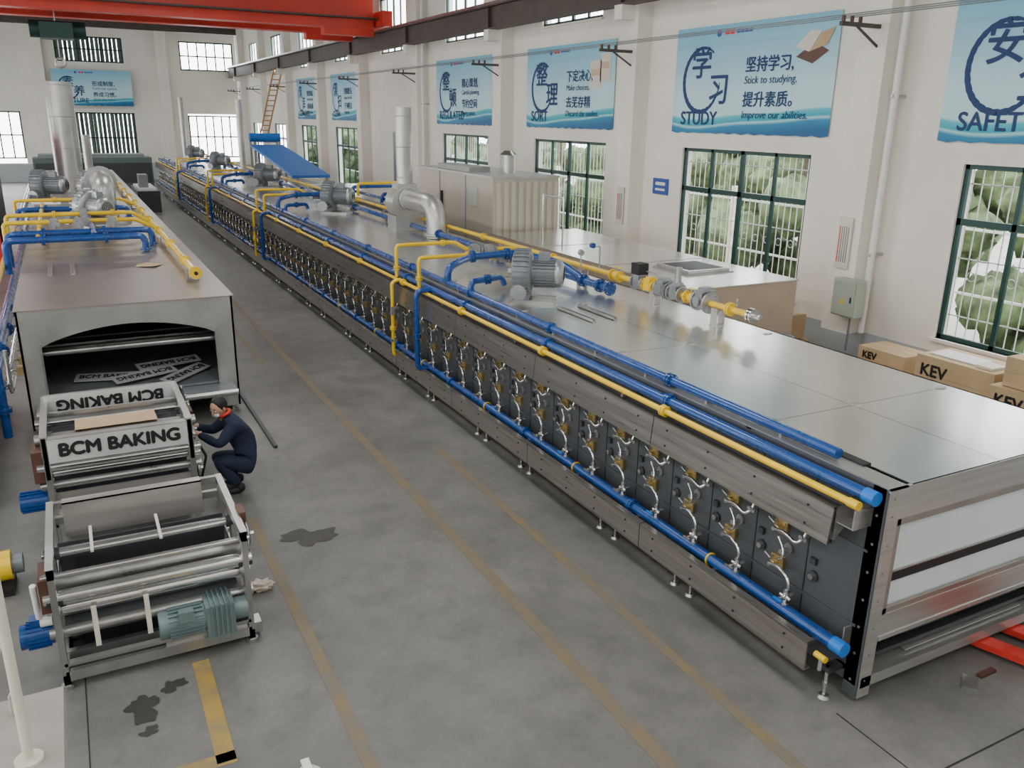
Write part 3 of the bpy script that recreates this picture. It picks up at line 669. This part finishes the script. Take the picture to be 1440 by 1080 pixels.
b.cyl((1.72,14.5,zz),(1.72,43,zz),.055,YEL,14); b.flange((1.72,14.45,zz),(0,1,0),.06,YEL); b.cyl((1.72,14.36,zz),(1.72,14.44,zz),.03,BLACK)
y=15.8
while y<43: b.flange((1.72,y,zz),(0,1,0),.052,YEL); y+=2.2
for y in(14.9,19,23,27,31,35): b.box(1.62,1.82,y-.06,y+.06,LZ,LZ+.02,GREYP); b.box(1.63,1.65,y-.05,y+.05,LZ,zz,GREYP); b.box(1.79,1.81,y-.05,y+.05,LZ,zz,GREYP)
for y,z,x1 in((18.5,2.22,1.3),(19.3,2.24,1.5),(24.5,2.2,1.4)):
    b.pipe([(-1.15,y,1.6),(-1.15,y,z),(x1,y,z),(x1,y,LZ)],.065,BLUE,14); b.flange((-.5,y,z),(1,0,0),.065,BLUE); b.flange((.6,y,z),(1,0,0),.065,BLUE); b.disc((x1,y,LZ+.05),(0,0,1),.11,.03,BLUE,16,6,STEEL)
for y,z in((20.6,2.32),(21.7,2.36),(26,2.3)):
    b.pipe([(-1.25,y,1.7),(-1.25,y,z),(1.3,y,z),(1.72,y,zz)],.045,YEL,12); b.flange((-.3,y,z),(1,0,0),.045,YEL); b.flange((.9,y,z),(1,0,0),.045,YEL)
    valve(b,(.3,y,z),.04,CASTAL)
for x in(-.3,.15,.8): valve(b,(x,20.1,2.3),.05,CASTAL); b.cyl((x,19.4,2.28),(x,21.6,2.3),.03,STEEL)
b.pipe([(-.6,19.0,2.2),(-.6,26,2.2)],.045,YEL,12); b.pipe([(.4,18.6,2.25),(.4,24.5,2.25)],.06,BLUE,12); b.pipe([(-1.0,19,2.15),(-1.0,40,2.15)],.06,BLUE,12)
b.pipe([(-1.15,12.9,1.2),(-1.15,30,1.2)],.07,BLUE,12); b.pipe([(-1.25,13.5,1.75),(-1.25,40,1.75)],.05,YEL,12); b.pipe([(-1.1,13.2,1.5),(-1.1,30,1.5)],.055,BLUE,12)
for y in(14,15.5,17): b.flange((-1.15,y,1.2),(0,1,0),.07,BLUE)
b.pipe([(-1.15,13,1.2),(-1.15,13,.2)],.06,BLUE); b.flange((-1.15,13,.6),(0,0,1),.06,BLUE); b.pipe([(-1.0,12.8,1.5),(-1.0,12.8,.9),(-1.0,13.6,.9)],.03,CHROME,10)
for k in range(6):
    y=13.3+.6*k; b.box(-.93,LX0,y-.07,y+.07,1.0,1.13,BRASS); b.pipe([(-.9,y,1.06),(-1.0,y-.12,1.12),(-1.05,y-.2,1.0),(-1.12,y-.2,.8)],.017,CHROME,8,bend=.05); b.cyl((-1.12,y-.2,.7),(-1.12,y-.2,.85),.024,CHROME,8)
y=16
while y<40: b.box(-1.3,LX0,y,y+.04,1.1,1.14,STEEL); y+=2
b.obj('piping',lo)
b=B()
for x in(-.45,-.1): b.box(x,x+.07,16.2,17.4,LZ,LZ+.01,GALV); b.box(x,x+.007,16.2,17.4,LZ,LZ+.05,GALV); b.box(x+.063,x+.07,16.2,17.4,LZ,LZ+.05,GALV)
b.obj('steel_channel')
b=B(); b.add([(.95,16.6,LZ+.004),(1.25,16.4,LZ+.03),(1.45,16.7,LZ+.004),(1.2,16.95,LZ+.02),(1.0,16.85,LZ+.004)],[(0,1,2,3,4)],CARD); b.obj('cloth_scrap')
blower((.55,22.8,LZ),math.radians(-60),1.4,CASTAL); blower((.75,28.5,LZ),math.radians(-60),1.5,CASTAL); blower((-.5,29.5,LZ),math.radians(-20),1.5)
b=B(); b.pipe([(.9,25.2,LZ),(.9,25.2,2.75),(.9,26.6,2.75)],.28,GALV,20,bend=.3); b.torus((.9,25.2,LZ+.05),(0,0,1),.3,.03,GALV); b.cyl((.9,26.6,2.7),(.9,27.0,2.7),.42,CASTAL,24); b.obj('exhaust_elbow')
stack('exhaust_stack',.2,33,LZ,5.5,.42,GALV); stack('exhaust_stack',.95,38,LZ,3.7,.15,GALV)

# ------------------------------------------------------------ feeder / middle module
mm=empty('dough_feeder')
b=B(); x0,x1,ya,yb=-.54,.90,9.45,10.95
for x in(x0,x1):
    b.box(x-.02,x+.02,ya,yb,.86,1.33,GALVF); b.box(x-.03,x+.03,ya,ya+.07,.02,1.33,GALVF); b.box(x-.03,x+.03,yb-.07,yb,.02,1.33,GALVF)
    b.box(x-.035,x+.035,ya,yb,1.33,1.345,GALV); b.box(x-.02,x+.02,ya,yb,.3,.38,GALVF)
    for y in(9.6,10.2,10.7): b.cyl((x-.06,y,1.1),(x+.06,y,1.1),.05,STEEL,14)
b.box(x0+.03,x1-.03,ya-.015,ya,1.05,1.31,PLATE); b.box(x0+.03,x1-.03,ya-.015,ya+.08,1.31,1.32,GALV)
b.box(x0,x1,ya+.2,yb,.45,.47,CHAR); b.box(x0+.02,x1-.02,9.95,10.0,.5,1.2,CHAR); b.box(x0+.02,x1-.02,10.05,10.6,1.08,1.1,CHAR)
for y,z,r,m in((9.52,.98,.045,CHROME),(9.65,.86,.05,CHROME),(9.6,.74,.045,STEEL),(9.8,1.20,.06,STEEL),(10.3,1.22,.05,CHROME),(10.85,.95,.06,CHROME)):
    b.cyl((x0-.1,y,z),(x1+.1,y,z),r,m,18)
b.box(x0+.02,x1-.02,ya+.1,ya+.12,.40,.66,BRUSHX); b.box(x0+.02,x1-.02,ya+.0,ya+.12,.40,.41,BRUSHX)
b.add([(x0+.3,9.75,1.28),(x1-.3,9.75,1.28),(x1-.3,10.4,1.22),(x0+.3,10.4,1.22)],[(0,1,2,3)],CARD); b.box(x0,x1,10.45,10.5,1.20,1.28,STEEL)
for y,z,r in((9.9,1.05,.12),(10.25,.92,.09),(10.7,1.22,.12),(9.65,.65,.10)):
    b.disc((x1+.07,y,z),(1,0,0),r,.025,BLACK,18); b.cyl((x1,y,z),(x1+.12,y,z),.02,CHROME)
    b.torus((x1+.07,y,z),(1,0,0),r,.014,STEEL,24,6)
b.beam((x1+.07,9.9,1.17),(x1+.07,10.7,1.34),.02,.02,BLACK); b.beam((x1+.07,9.9,.93),(x1+.07,10.7,1.10),.02,.02,BLACK)
b.box(x1+.03,x1+.10,9.95,10.2,.9,1.25,BROWN); b.box(x0-.14,x0-.04,9.55,9.85,.8,1.15,BROWN)
b.box(x1+.03,x1+.09,10.4,10.85,.55,.9,CHAR); b.pipe([(x1+.08,9.6,1.0),(x1+.16,9.6,.8),(x1+.1,9.7,.5)],.015,BLACK,8)
b.cyl((x0-.32,9.7,.55),(x0-.05,9.7,.55),.10,BLUE,18)
for k in range(16): b.box(x0-.31,x0-.08,-.004,.004,.095,.12,BLUE,R=T((0,9.7,.55))@Matrix.Rotation(2*math.pi*k/16,4,'X'))
b.obj('frame_and_rollers',mm)
heavy('BCM BAKING',.195,BLKTXT,mm,basis(((x0+x1)/2+.0,ya-.02,1.18),(1,0,0),(0,0,1)),'CENTER',w=.020,sx=1.04)
bb=B(); bb.box(x0,x1,10.72,10.735,1.12,1.40,PLATE); bb.box(x0,x1,10.735,10.80,1.39,1.40,GALV); bb.obj('upper_plate',mm)
heavy('BCM BAKING',.19,BLKTXT,mm,basis(((x0+x1)/2,10.715,1.28),(-1,0,0),(0,0,-1)),'CENTER',w=.018,sx=1.04)
# front module
fm=empty('roller_stand')
b=B(); x0,x1,ya,yb,zt=-.50,1.0,6.87,8.25,1.12
for x in(x0,x1):
    b.box(x-.025,x+.025,ya,ya+.09,.03,zt,GALVF); b.box(x-.025,x+.025,yb-.09,yb,.03,zt,GALVF)
    b.box(x-.025,x+.025,ya,yb,zt-.09,zt,GALVF); b.box(x-.03,x+.03,ya,yb,zt,zt+.006,GALV); b.box(x-.025,x+.025,ya,yb,.05,.14,GALVF); b.box(x-.02,x+.02,ya+.07,yb-.07,.60,.70,GALVF)
    b.box(x-.02,x+.02,7.45,7.6,.1,zt,GALVF)
    for y in(ya+.035,yb-.035): b.cyl((x,y,0),(x,y,.04),.05,STEEL,12)
    for y,z in((6.97,.80),(7.15,.62),(7.5,.95),(7.8,.55)): b.cyl((x-.06,y,z),(x+.06,y,z),.055,CHAR,14)
b.box(x0,x1,ya,ya+.05,.08,.17,GALVF); b.box(x0,x1,ya,ya+.06,.22,.25,GALVF); b.box(x0,x1,ya+.3,ya+.36,.10,.17,GALVF); b.box(x0,x1,yb-.05,yb,.08,.16,GALVF)
b.box(x0+.1,x1-.18,yb-.14,yb-.12,.80,1.14,BRUSHX); b.box(x0+.1,x1-.18,yb-.14,yb-.02,1.13,1.14,BRUSHX); b.box(x0,x1,yb-.05,yb,.9,.97,GALVF); b.box(x0,x1,yb-.05,yb,1.06,zt,GALVF)
for y,z,r,m in((6.97,.82,.055,CHROME),(7.15,.62,.07,CHROME),(7.05,.45,.045,STEEL),(7.5,.95,.035,CHROME),(7.4,.72,.06,STEEL),(7.8,.55,.06,CHROME),(7.75,.85,.03,STEEL),(7.0,1.0,.022,CHROME)):
    b.cyl((x0-.08,y,z),(x1+.06,y,z),r,m,20)
b.box(x0,x1,7.2,7.26,.30,.38,GALVF); b.box(x0+.02,x1-.02,7.3,8.1,.34,.35,CHAR); b.box(x0,x1,7.55,7.6,.1,.5,CHAR); b.box(x0+.02,x1-.02,8.0,8.02,.2,.8,CHAR); b.box(x0+.02,x1-.02,7.0,8.0,.06,.07,CHAR)
for x in(-.25,.15): b.box(x,x+.04,ya+.0,ya+.02,.35,.72,CREAM)
for x in(-.2,.35): b.box(x,x+.025,7.3,7.8,1.0,1.02,CREAM)
b.box(.62,.86,6.8,7.06,.20,.50,GREENP); b.cyl((.74,6.93,.36),(.98,6.93,.36),.10,GREENP,20); b.cyl((.30,6.93,.36),(.62,6.93,.36),.12,GREENP,22); b.cyl((.24,6.93,.36),(.30,6.93,.36),.125,GREENP,22)
for k in range(20): b.box(.32,.6,-.004,.004,.11,.14,GREENP,R=T((0,6.93,.36))@Matrix.Rotation(2*math.pi*k/20,4,'X'))
for x in(.66,.70,.74,.78,.82): b.box(x,x+.012,6.785,7.07,.19,.52,GREENP)
b.box(.40,.52,6.78,6.86,.42,.52,GREENP); b.box(.28,.96,6.9,7.1,.17,.20,STEEL)
for y,z,r in((7.1,.98,.10),(7.5,.9,.08),(7.9,.75,.11)): b.disc((x1+.06,y,z),(1,0,0),r,.03,BLACK); b.cyl((x1,y,z),(x1+.12,y,z),.02,CHROME); b.torus((x1+.06,y,z),(1,0,0),r,.012,STEEL)
b.box(x1+.02,x1+.08,7.2,7.4,.9,1.15,BROWN); b.box(x1+.03,x1+.10,6.95,7.1,.05,.15,STEEL)
b.box(x0-.10,x0-.03,6.95,7.3,.7,1.0,BROWN)
b.cyl((x0-.26,7.15,.42),(x0-.05,7.15,.42),.10,BLUE,18); b.cyl((x0-.30,7.15,.42),(x0-.26,7.15,.42),.105,BLUE,18); b.cyl((x0-.14,7.1,.6),(x0-.14,7.0,.95),.025,WHITE,10); b.cyl((x0-.14,7.1,.55),(x0-.05,7.1,.55),.04,WHITE,12)
for k in range(16): b.box(x0-.25,x0-.08,-.004,.004,.095,.12,BLUE,R=T((0,7.15,.42))@Matrix.Rotation(2*math.pi*k/16,4,'X'))
b.box(x0-.22,x0-.12,7.1,7.2,.52,.58,BLUE)
b.obj('frame_and_rollers',fm)
b=B(); 
def fn(v): return v*(1+.3*math.sin(7*v.x)*math.sin(6*v.y+1)+.2*math.cos(9*v.z))
b.ball((1.25,7.75,.05),.09,mat('rag_cloth',(.6,.52,.44),0,.9,.15,10),(1.2,.8,.55),20,14,fn=fn); b.obj('cloth_rag')
b=B(); b.box(1.3,1.36,17,19.5,0.0,.05,GALV); b.box(2.2,2.25,11.5,14.8,0,.04,CHAR); b.obj('steel_angle')

# ------------------------------------------------------------ worker
wk=empty('worker')
def skin(name,verts,edges,rad,root,m,parent,sub=2):
    me=bpy.data.meshes.new(name); me.from_pydata(verts,edges,[]); o=bpy.data.objects.new(name,me); S.collection.objects.link(o)
    o.modifiers.new('skin','SKIN'); o.modifiers['skin'].use_smooth_shade=True
    for i,r in enumerate(rad):
        sv=me.skin_vertices[0].data[i]; sv.radius=(r,r) if not isinstance(r,tuple) else r; sv.use_root=(i==root)
    s=o.modifiers.new('sub','SUBSURF'); s.levels=sub; s.render_levels=sub
    me.materials.append(m); o.parent=parent; return o
cx,cy=1.42,10.35
V=[(cx+.20,cy,.38),(cx+.21,cy,.56),(cx+.15,cy,.74),(cx+.06,cy,.90),(cx-.01,cy,1.01),
 (cx+.04,cy-.19,.90),(cx-.14,cy-.27,.72),(cx-.36,cy-.13,.86),
 (cx+.04,cy+.19,.90),(cx-.14,cy+.25,.74),(cx-.36,cy+.10,.88),
 (cx+.17,cy-.12,.34),(cx-.20,cy-.19,.50),(cx+.06,cy-.17,.12),
 (cx+.17,cy+.12,.34),(cx-.18,cy+.17,.42),(cx+.10,cy+.15,.12)]
E=[(0,1),(1,2),(2,3),(3,4),(3,5),(5,6),(6,7),(3,8),(8,9),(9,10),(0,11),(11,12),(12,13),(0,14),(14,15),(15,16)]
Rr=[.17,.17,.18,.15,.06,.095,.07,.045,.095,.07,.045,.13,.095,.068,.13,.095,.068]
skin('coverall',V,E,Rr,0,NAVY,wk)
b=B()
for y in(cy-.16,cy+.15):
    xx=cx+.08 if y<cy else cx+.12
    b.ball((xx-.07,y,.045),.05,BLACK,(2.5,.95,.9)); b.ball((xx,y,.08),.055,BLACK,(1,.9,1))
b.obj('boots',wk)
hd=B(T((cx-.08,cy-.03,1.125))@Matrix.Rotation(math.radians(35),4,'Z')@Matrix.Rotation(math.radians(-18),4,'Y'))
def hf(v):
    x=v.x;y=v.y;z=v.z
    if z<0: k=1-.28*(-z)**1.3; y*=k; x*=1-.12*(-z)
    if x>0 and z<-.1: x*=.9
    return Vector((x,y,z))
hd.ball((0,0,0),.115,SKINM,(.92,.74,1.12),24,18,fn=hf)
hd.ball((-.105,0,-.012),.017,SKINM,(1.1,.8,1.6))
for s in(-1,1):
    hd.ball((-.094,s*.034,.012),.012,WHITE,(.7,1.2,.8)); hd.ball((-.102,s*.034,.012),.0065,BLKTXT); hd.ball((-.096,s*.036,.038),.015,HAIR,(.5,1.3,.3)); hd.ball((.005,s*.087,-.005),.025,SKINM,(.8,.45,1.3))
hd.ball((-.090,0,-.055),.017,mat('lips',(.45,.18,.14),0,.5),(.5,1.6,.4))
hd.ball((-.077,0,-.052),.053,mat('face_mask',(.7,.74,.78),0,.8),(.62,1.08,.72),16,10)
hd.ball((.020,0,.030),.119,HAIR,(.90,.80,1.02),24,16,fn=lambda v:Vector((max(v.x,-.62-.2*v.z),v.y,max(v.z,-.45))))
hd.cyl((.01,0,-.17),(.0,0,-.06),.052,SKINM,16)
hd.obj('head',wk)
b=B(); b.torus((cx-.02,cy-.0,1.035),(-.4,0,1),.074,.024,RED,20,8); b.obj('collar',wk)
def hand(nm,c,dirx,s):
    c=Vector(c); b=B(); d=Vector(dirx).normalized(); side=Vector((0,1,0))*s; up=d.cross(side)
    R=Matrix((d,side,up)).transposed()
    b.ball(c+d*.04,.042,SKINM,(1.1,.95,.5),14,10,R=R)
    for k,L in enumerate((.062,.074,.07,.055)):
        o=c+d*.07+side*(.03-.02*k); p=o+d*L*.45+up*(-.006); q=p+d*L*.3-up*.022; e=q-up*.026+d*.004
        b.sweep([o,p,q,e],[.0095,.009,.0085,.007],SKINM,8)
    o=c+d*.025+side*.036; b.sweep([o,o+side*.025+d*.025,o+side*.028+d*.055-up*.015],[.012,.011,.008],SKINM,8)
    b.cyl(c-d*.05,c+d*.02,.028,SKINM,12)
    b.obj(nm,wk)
hand('hand_1',(cx-.37,cy-.13,.865),(-1,.15,.1),1); hand('hand_2',(cx-.37,cy+.10,.885),(-1,-.15,.05),-1)

# ------------------------------------------------------------ right side cartons
def carton(x0,x1,y0,y1,z0,z1,s,size):
    b=B(); b.box(x0,x1,y0,y1,z0,z1,CARD); b.box(x0-.002,x0,y0,y1,(z0+z1)/2-.002,(z0+z1)/2,BROWN); b.box((x0+x1)/2-.03,(x0+x1)/2+.03,y0-.002,y1+.002,z1-.001,z1+.003,WOODM)
    o=b.obj('cardboard_carton',bevel=.006)
    if s:
        heavy(s,size,BLKTXT,o,basis((x0-.006,y1-.08,(z0+z1)/2+.06),(0,-1,0),(0,0,1)),w=.016)
        text('DRIVES',size*.4,BLKTXT,o,basis((x0-.006,y1-.08,(z0+z1)/2-.09),(0,-1,0),(0,0,1)))
    b2=B(); b2.box(x0-.004,x0-.001,y0+.08,y0+.22,z0+.05,z0+.13,WHITE); b2.obj('label',o)
carton(10.9,11.5,8.0,8.85,.88,1.25,'KEV',.15)
carton(10.75,11.5,6.5,7.7,.88,1.42,'KEV',.24); carton(10.5,11.4,5.3,6.4,.88,1.35,'KEV',.22); carton(10.6,11.4,5.4,6.3,1.36,1.75,'',0)
carton(10.9,11.5,10.4,11.1,.01,.9,'',0); carton(10.9,11.45,10.5,11.05,.91,1.35,'',0)
carton(10.7,11.5,7.2,8.2,.01,.7,'',0); carton(10.7,11.5,5.6,6.9,.01,.75,'KEV',.2); carton(10.7,11.5,8.35,9.0,.01,.6,'',0)
b=B()
b.box(10.4,11.55,5.0,9.2,.82,.875,WOODM)
for y in(5.1,7.05,9.1):
    for x in(10.5,11.5): b.box(x-.05,x+.05,y-.05,y+.05,0,.82,WOODM)
b.obj('storage_bench')
b=B(); b.box(10.9,11.3,6.9,7.6,1.425,1.44,WHITE); b.box(10.85,11.15,6.6,6.85,1.425,1.46,CREAM); b.obj('paper_stack')
b=B(); 
for k in range(5): b.cyl((9.1+.25*k,7.6,.06),(9.1+.25*k,8.6,.06),.055,BROWN if k%2 else CHAR)
b.obj('pipe_offcuts')
b=B(); b.box(9.2,10.2,8.9,9.8,.0,.1,WOODM); b.box(9.3,10.1,9.0,9.7,.1,1.15,CHAR); b.cyl((9.7,9.35,1.15),(9.7,9.35,1.4),.2,GREYP,20); b.box(9.35,9.6,9.05,9.3,1.15,1.3,RED); b.obj('spare_gearbox')
# pallet jack
b=B(); 
for x in(7.05,7.5):
    b.box(x,x+.16,3.25,4.1,.05,.11,RED,R=T((x,3.3,0))@Matrix.Rotation(math.radians(18),4,'Z')@T((-x,-3.3,0)))
b.box(7.0,7.75,3.0,3.3,.12,.42,RED); b.box(7.1,7.65,3.02,3.25,.42,.55,RED)
b.cyl((7.38,3.05,.4),(7.38,2.75,1.2),.03,RED); b.torus((7.38,2.72,1.28),(0,1,.3),.12,.02,BLACK)
for x in(7.28,7.48): b.cyl((x-.035,2.98,.1),(x+.035,2.98,.1),.1,STEEL,20); b.cyl((x-.04,2.98,.1),(x+.04,2.98,.1),.05,BLACK,16)
b.cyl((7.38,3.05,.35),(7.38,3.05,.62),.06,BLACK)
b.obj('pallet_jack')
b=B(); b.box(6.3,6.5,3.5,3.62,0,.02,STEEL,R=T((6.4,3.56,0))@Matrix.Rotation(.6,4,'Z')@T((-6.4,-3.56,0))); b.box(6.55,6.75,3.55,3.6,.0,.03,BROWN); b.obj('metal_scrap')
b=B(); b.box(-4.5,-1.95,30,34,0,3.6,RED); b.box(-1.95,-1.9,30.3,33.7,.5,3.2,BLACK); b.box(-4.5,-1.9,29.9,34.1,3.6,3.75,RED); b.obj('press_machine')
b=B(); b.box(-1.5,5.0,58,60,0,1.9,mat('machine_green',(.10,.14,.12),.2,.5)); b.box(-1.4,4.9,57.9,58,.4,1.6,CHAR); b.box(-1.2,4.6,58.2,59.8,1.9,2.1,GREYP); b.obj('press_brake')
b=B(); b.box(3.0,4.0,44,48,.0,1.0,CHAR); b.box(3.1,3.9,44.3,47.7,1.0,1.1,WHITE); b.box(3.2,3.6,45,46,1.1,1.7,GREYP); b.obj('work_bench')
b=B()
b.box(-1.9,-1.4,11.0,15.0,0,.9,GALVD); b.box(-1.95,-1.35,11,15,.9,.93,STEEL); b.cyl((-1.6,12,.93),(-1.6,12,1.4),.12,CASTAL); b.box(-1.8,-1.45,13,13.6,.93,1.5,GREYP); b.obj('side_bench')
b=B(); b.box(-1.35,-.95,8.7,9.1,0,.08,BLACK); b.cyl((-1.3,8.9,.25),(-.95,8.9,.25),.15,YEL,18); b.cyl((-1.0,8.9,.25),(-.85,8.9,.25),.1,GREYP); b.box(-1.2,-1.1,8.8,9.0,.38,.48,GREYP); b.obj('air_compressor')
# landing + rail near camera
b=B(); b.box(-2.5,-.33,-1,4.23,1.68,1.8,CONC); b.box(-.5,-.38,3.9,4.1,0,1.68,CONC); b.box(-2.4,-2.2,3.9,4.1,0,1.68,CONC); b.obj('stair_landing')
b=B()
b.cyl((-.47,3.72,1.8),(-.47,3.72,2.9),.022,CREAM,14); b.cyl((-.47,3.72,1.8),(-.47,3.72,1.815),.06,CREAM,18)
b.cyl((-.62,4.15,1.8),(-.62,4.15,2.7),.012,CREAM,10); b.cyl((-.47,3.72,2.85),(-.80,4.1,2.85),.022,CREAM,12); b.pipe([(-.49,3.75,2.4),(-.6,4.0,2.1),(-.62,4.15,1.9)],.007,CREAM,8); b.pipe([(-.49,3.75,2.7),(-.6,4.0,2.6),(-.62,4.15,2.2)],.007,CREAM,8)
b.pipe([(-.47,3.72,2.55),(-.56,4.0,2.45),(-.60,4.15,2.0)],.006,CREAM,8); b.pipe([(-.47,3.72,2.2),(-.53,3.95,2.0),(-.55,4.1,1.8)],.006,CREAM,8)
b.obj('stair_railing')
b=B(); b.ball((1.02,4.95,.0),.13,WHITE,(1,1.2,.95),20,14,fn=lambda v:Vector((v.x,v.y,max(v.z,0)))); b.box(.88,1.16,4.74,4.84,0,.012,WHITE); b.box(.99,1.05,4.83,5.08,.115,.13,WHITE); b.obj('hard_hat')
# ------------------------------------------------------------ light
w=bpy.data.worlds.new('sky'); S.world=w; w.use_nodes=True
bg=w.node_tree.nodes['Background']; bg.inputs[0].default_value=(.95,.98,1,1); bg.inputs[1].default_value=9.0
def portal(loc,rot,sx,sy):
    l=bpy.data.lights.new('window_portal','AREA'); l.shape='RECTANGLE'; l.size=sx; l.size_y=sy; l.cycles.is_portal=True
    o=bpy.data.objects.new('window_portal',l); o.location=loc; o.rotation_euler=rot; S.collection.objects.link(o)
for a,c in wins[:7]:
    portal((XR+.3,(a+c)/2,2.7),(0,math.radians(90),0),2.68,3.65); portal((XR+.3,(a+c)/2,7.97),(0,math.radians(90),0),2.05,2.95)
    portal((XL-.3,(a+c)/2,2.7),(0,math.radians(-90),0),2.68,3.65); portal((XL-.3,(a+c)/2,7.97),(0,math.radians(-90),0),2.05,2.95)
for x in(-4,4):  # fill lights added under the roof to brighten the hall, no fixtures
    for y in(-2,5,14,25,40,55):
        l=bpy.data.lights.new('added_fill','AREA'); l.shape='RECTANGLE'; l.size=2.5; l.size_y=4; l.energy=290; l.color=(1,.98,.95)
        o=bpy.data.objects.new('added_fill_light',l); o.location=(x,y,9.6); S.collection.objects.link(o)
# ------------------------------------------------------------ camera
f,pitch,yaw,roll=1176.0,.308,.485,-.0169
cyw,syw=math.cos(yaw),math.sin(yaw);cp,sp=math.cos(pitch),math.sin(pitch)
fw=Vector((syw*cp,cyw*cp,-sp));rt=Vector((cyw,-syw,0));dn=fw.cross(rt)
r2=rt*math.cos(roll)+dn*math.sin(roll);d2=-rt*math.sin(roll)+dn*math.cos(roll)
up=-d2;bk=-fw
cam=bpy.data.cameras.new('camera'); cam.sensor_width=36; cam.lens=f*36/1440; cam.clip_end=300; cam.clip_start=.05
co=bpy.data.objects.new('camera',cam); S.collection.objects.link(co)
co.matrix_world=Matrix(((r2.x,up.x,bk.x,0),(r2.y,up.y,bk.y,0),(r2.z,up.z,bk.z,4.6),(0,0,0,1)))
S.camera=co
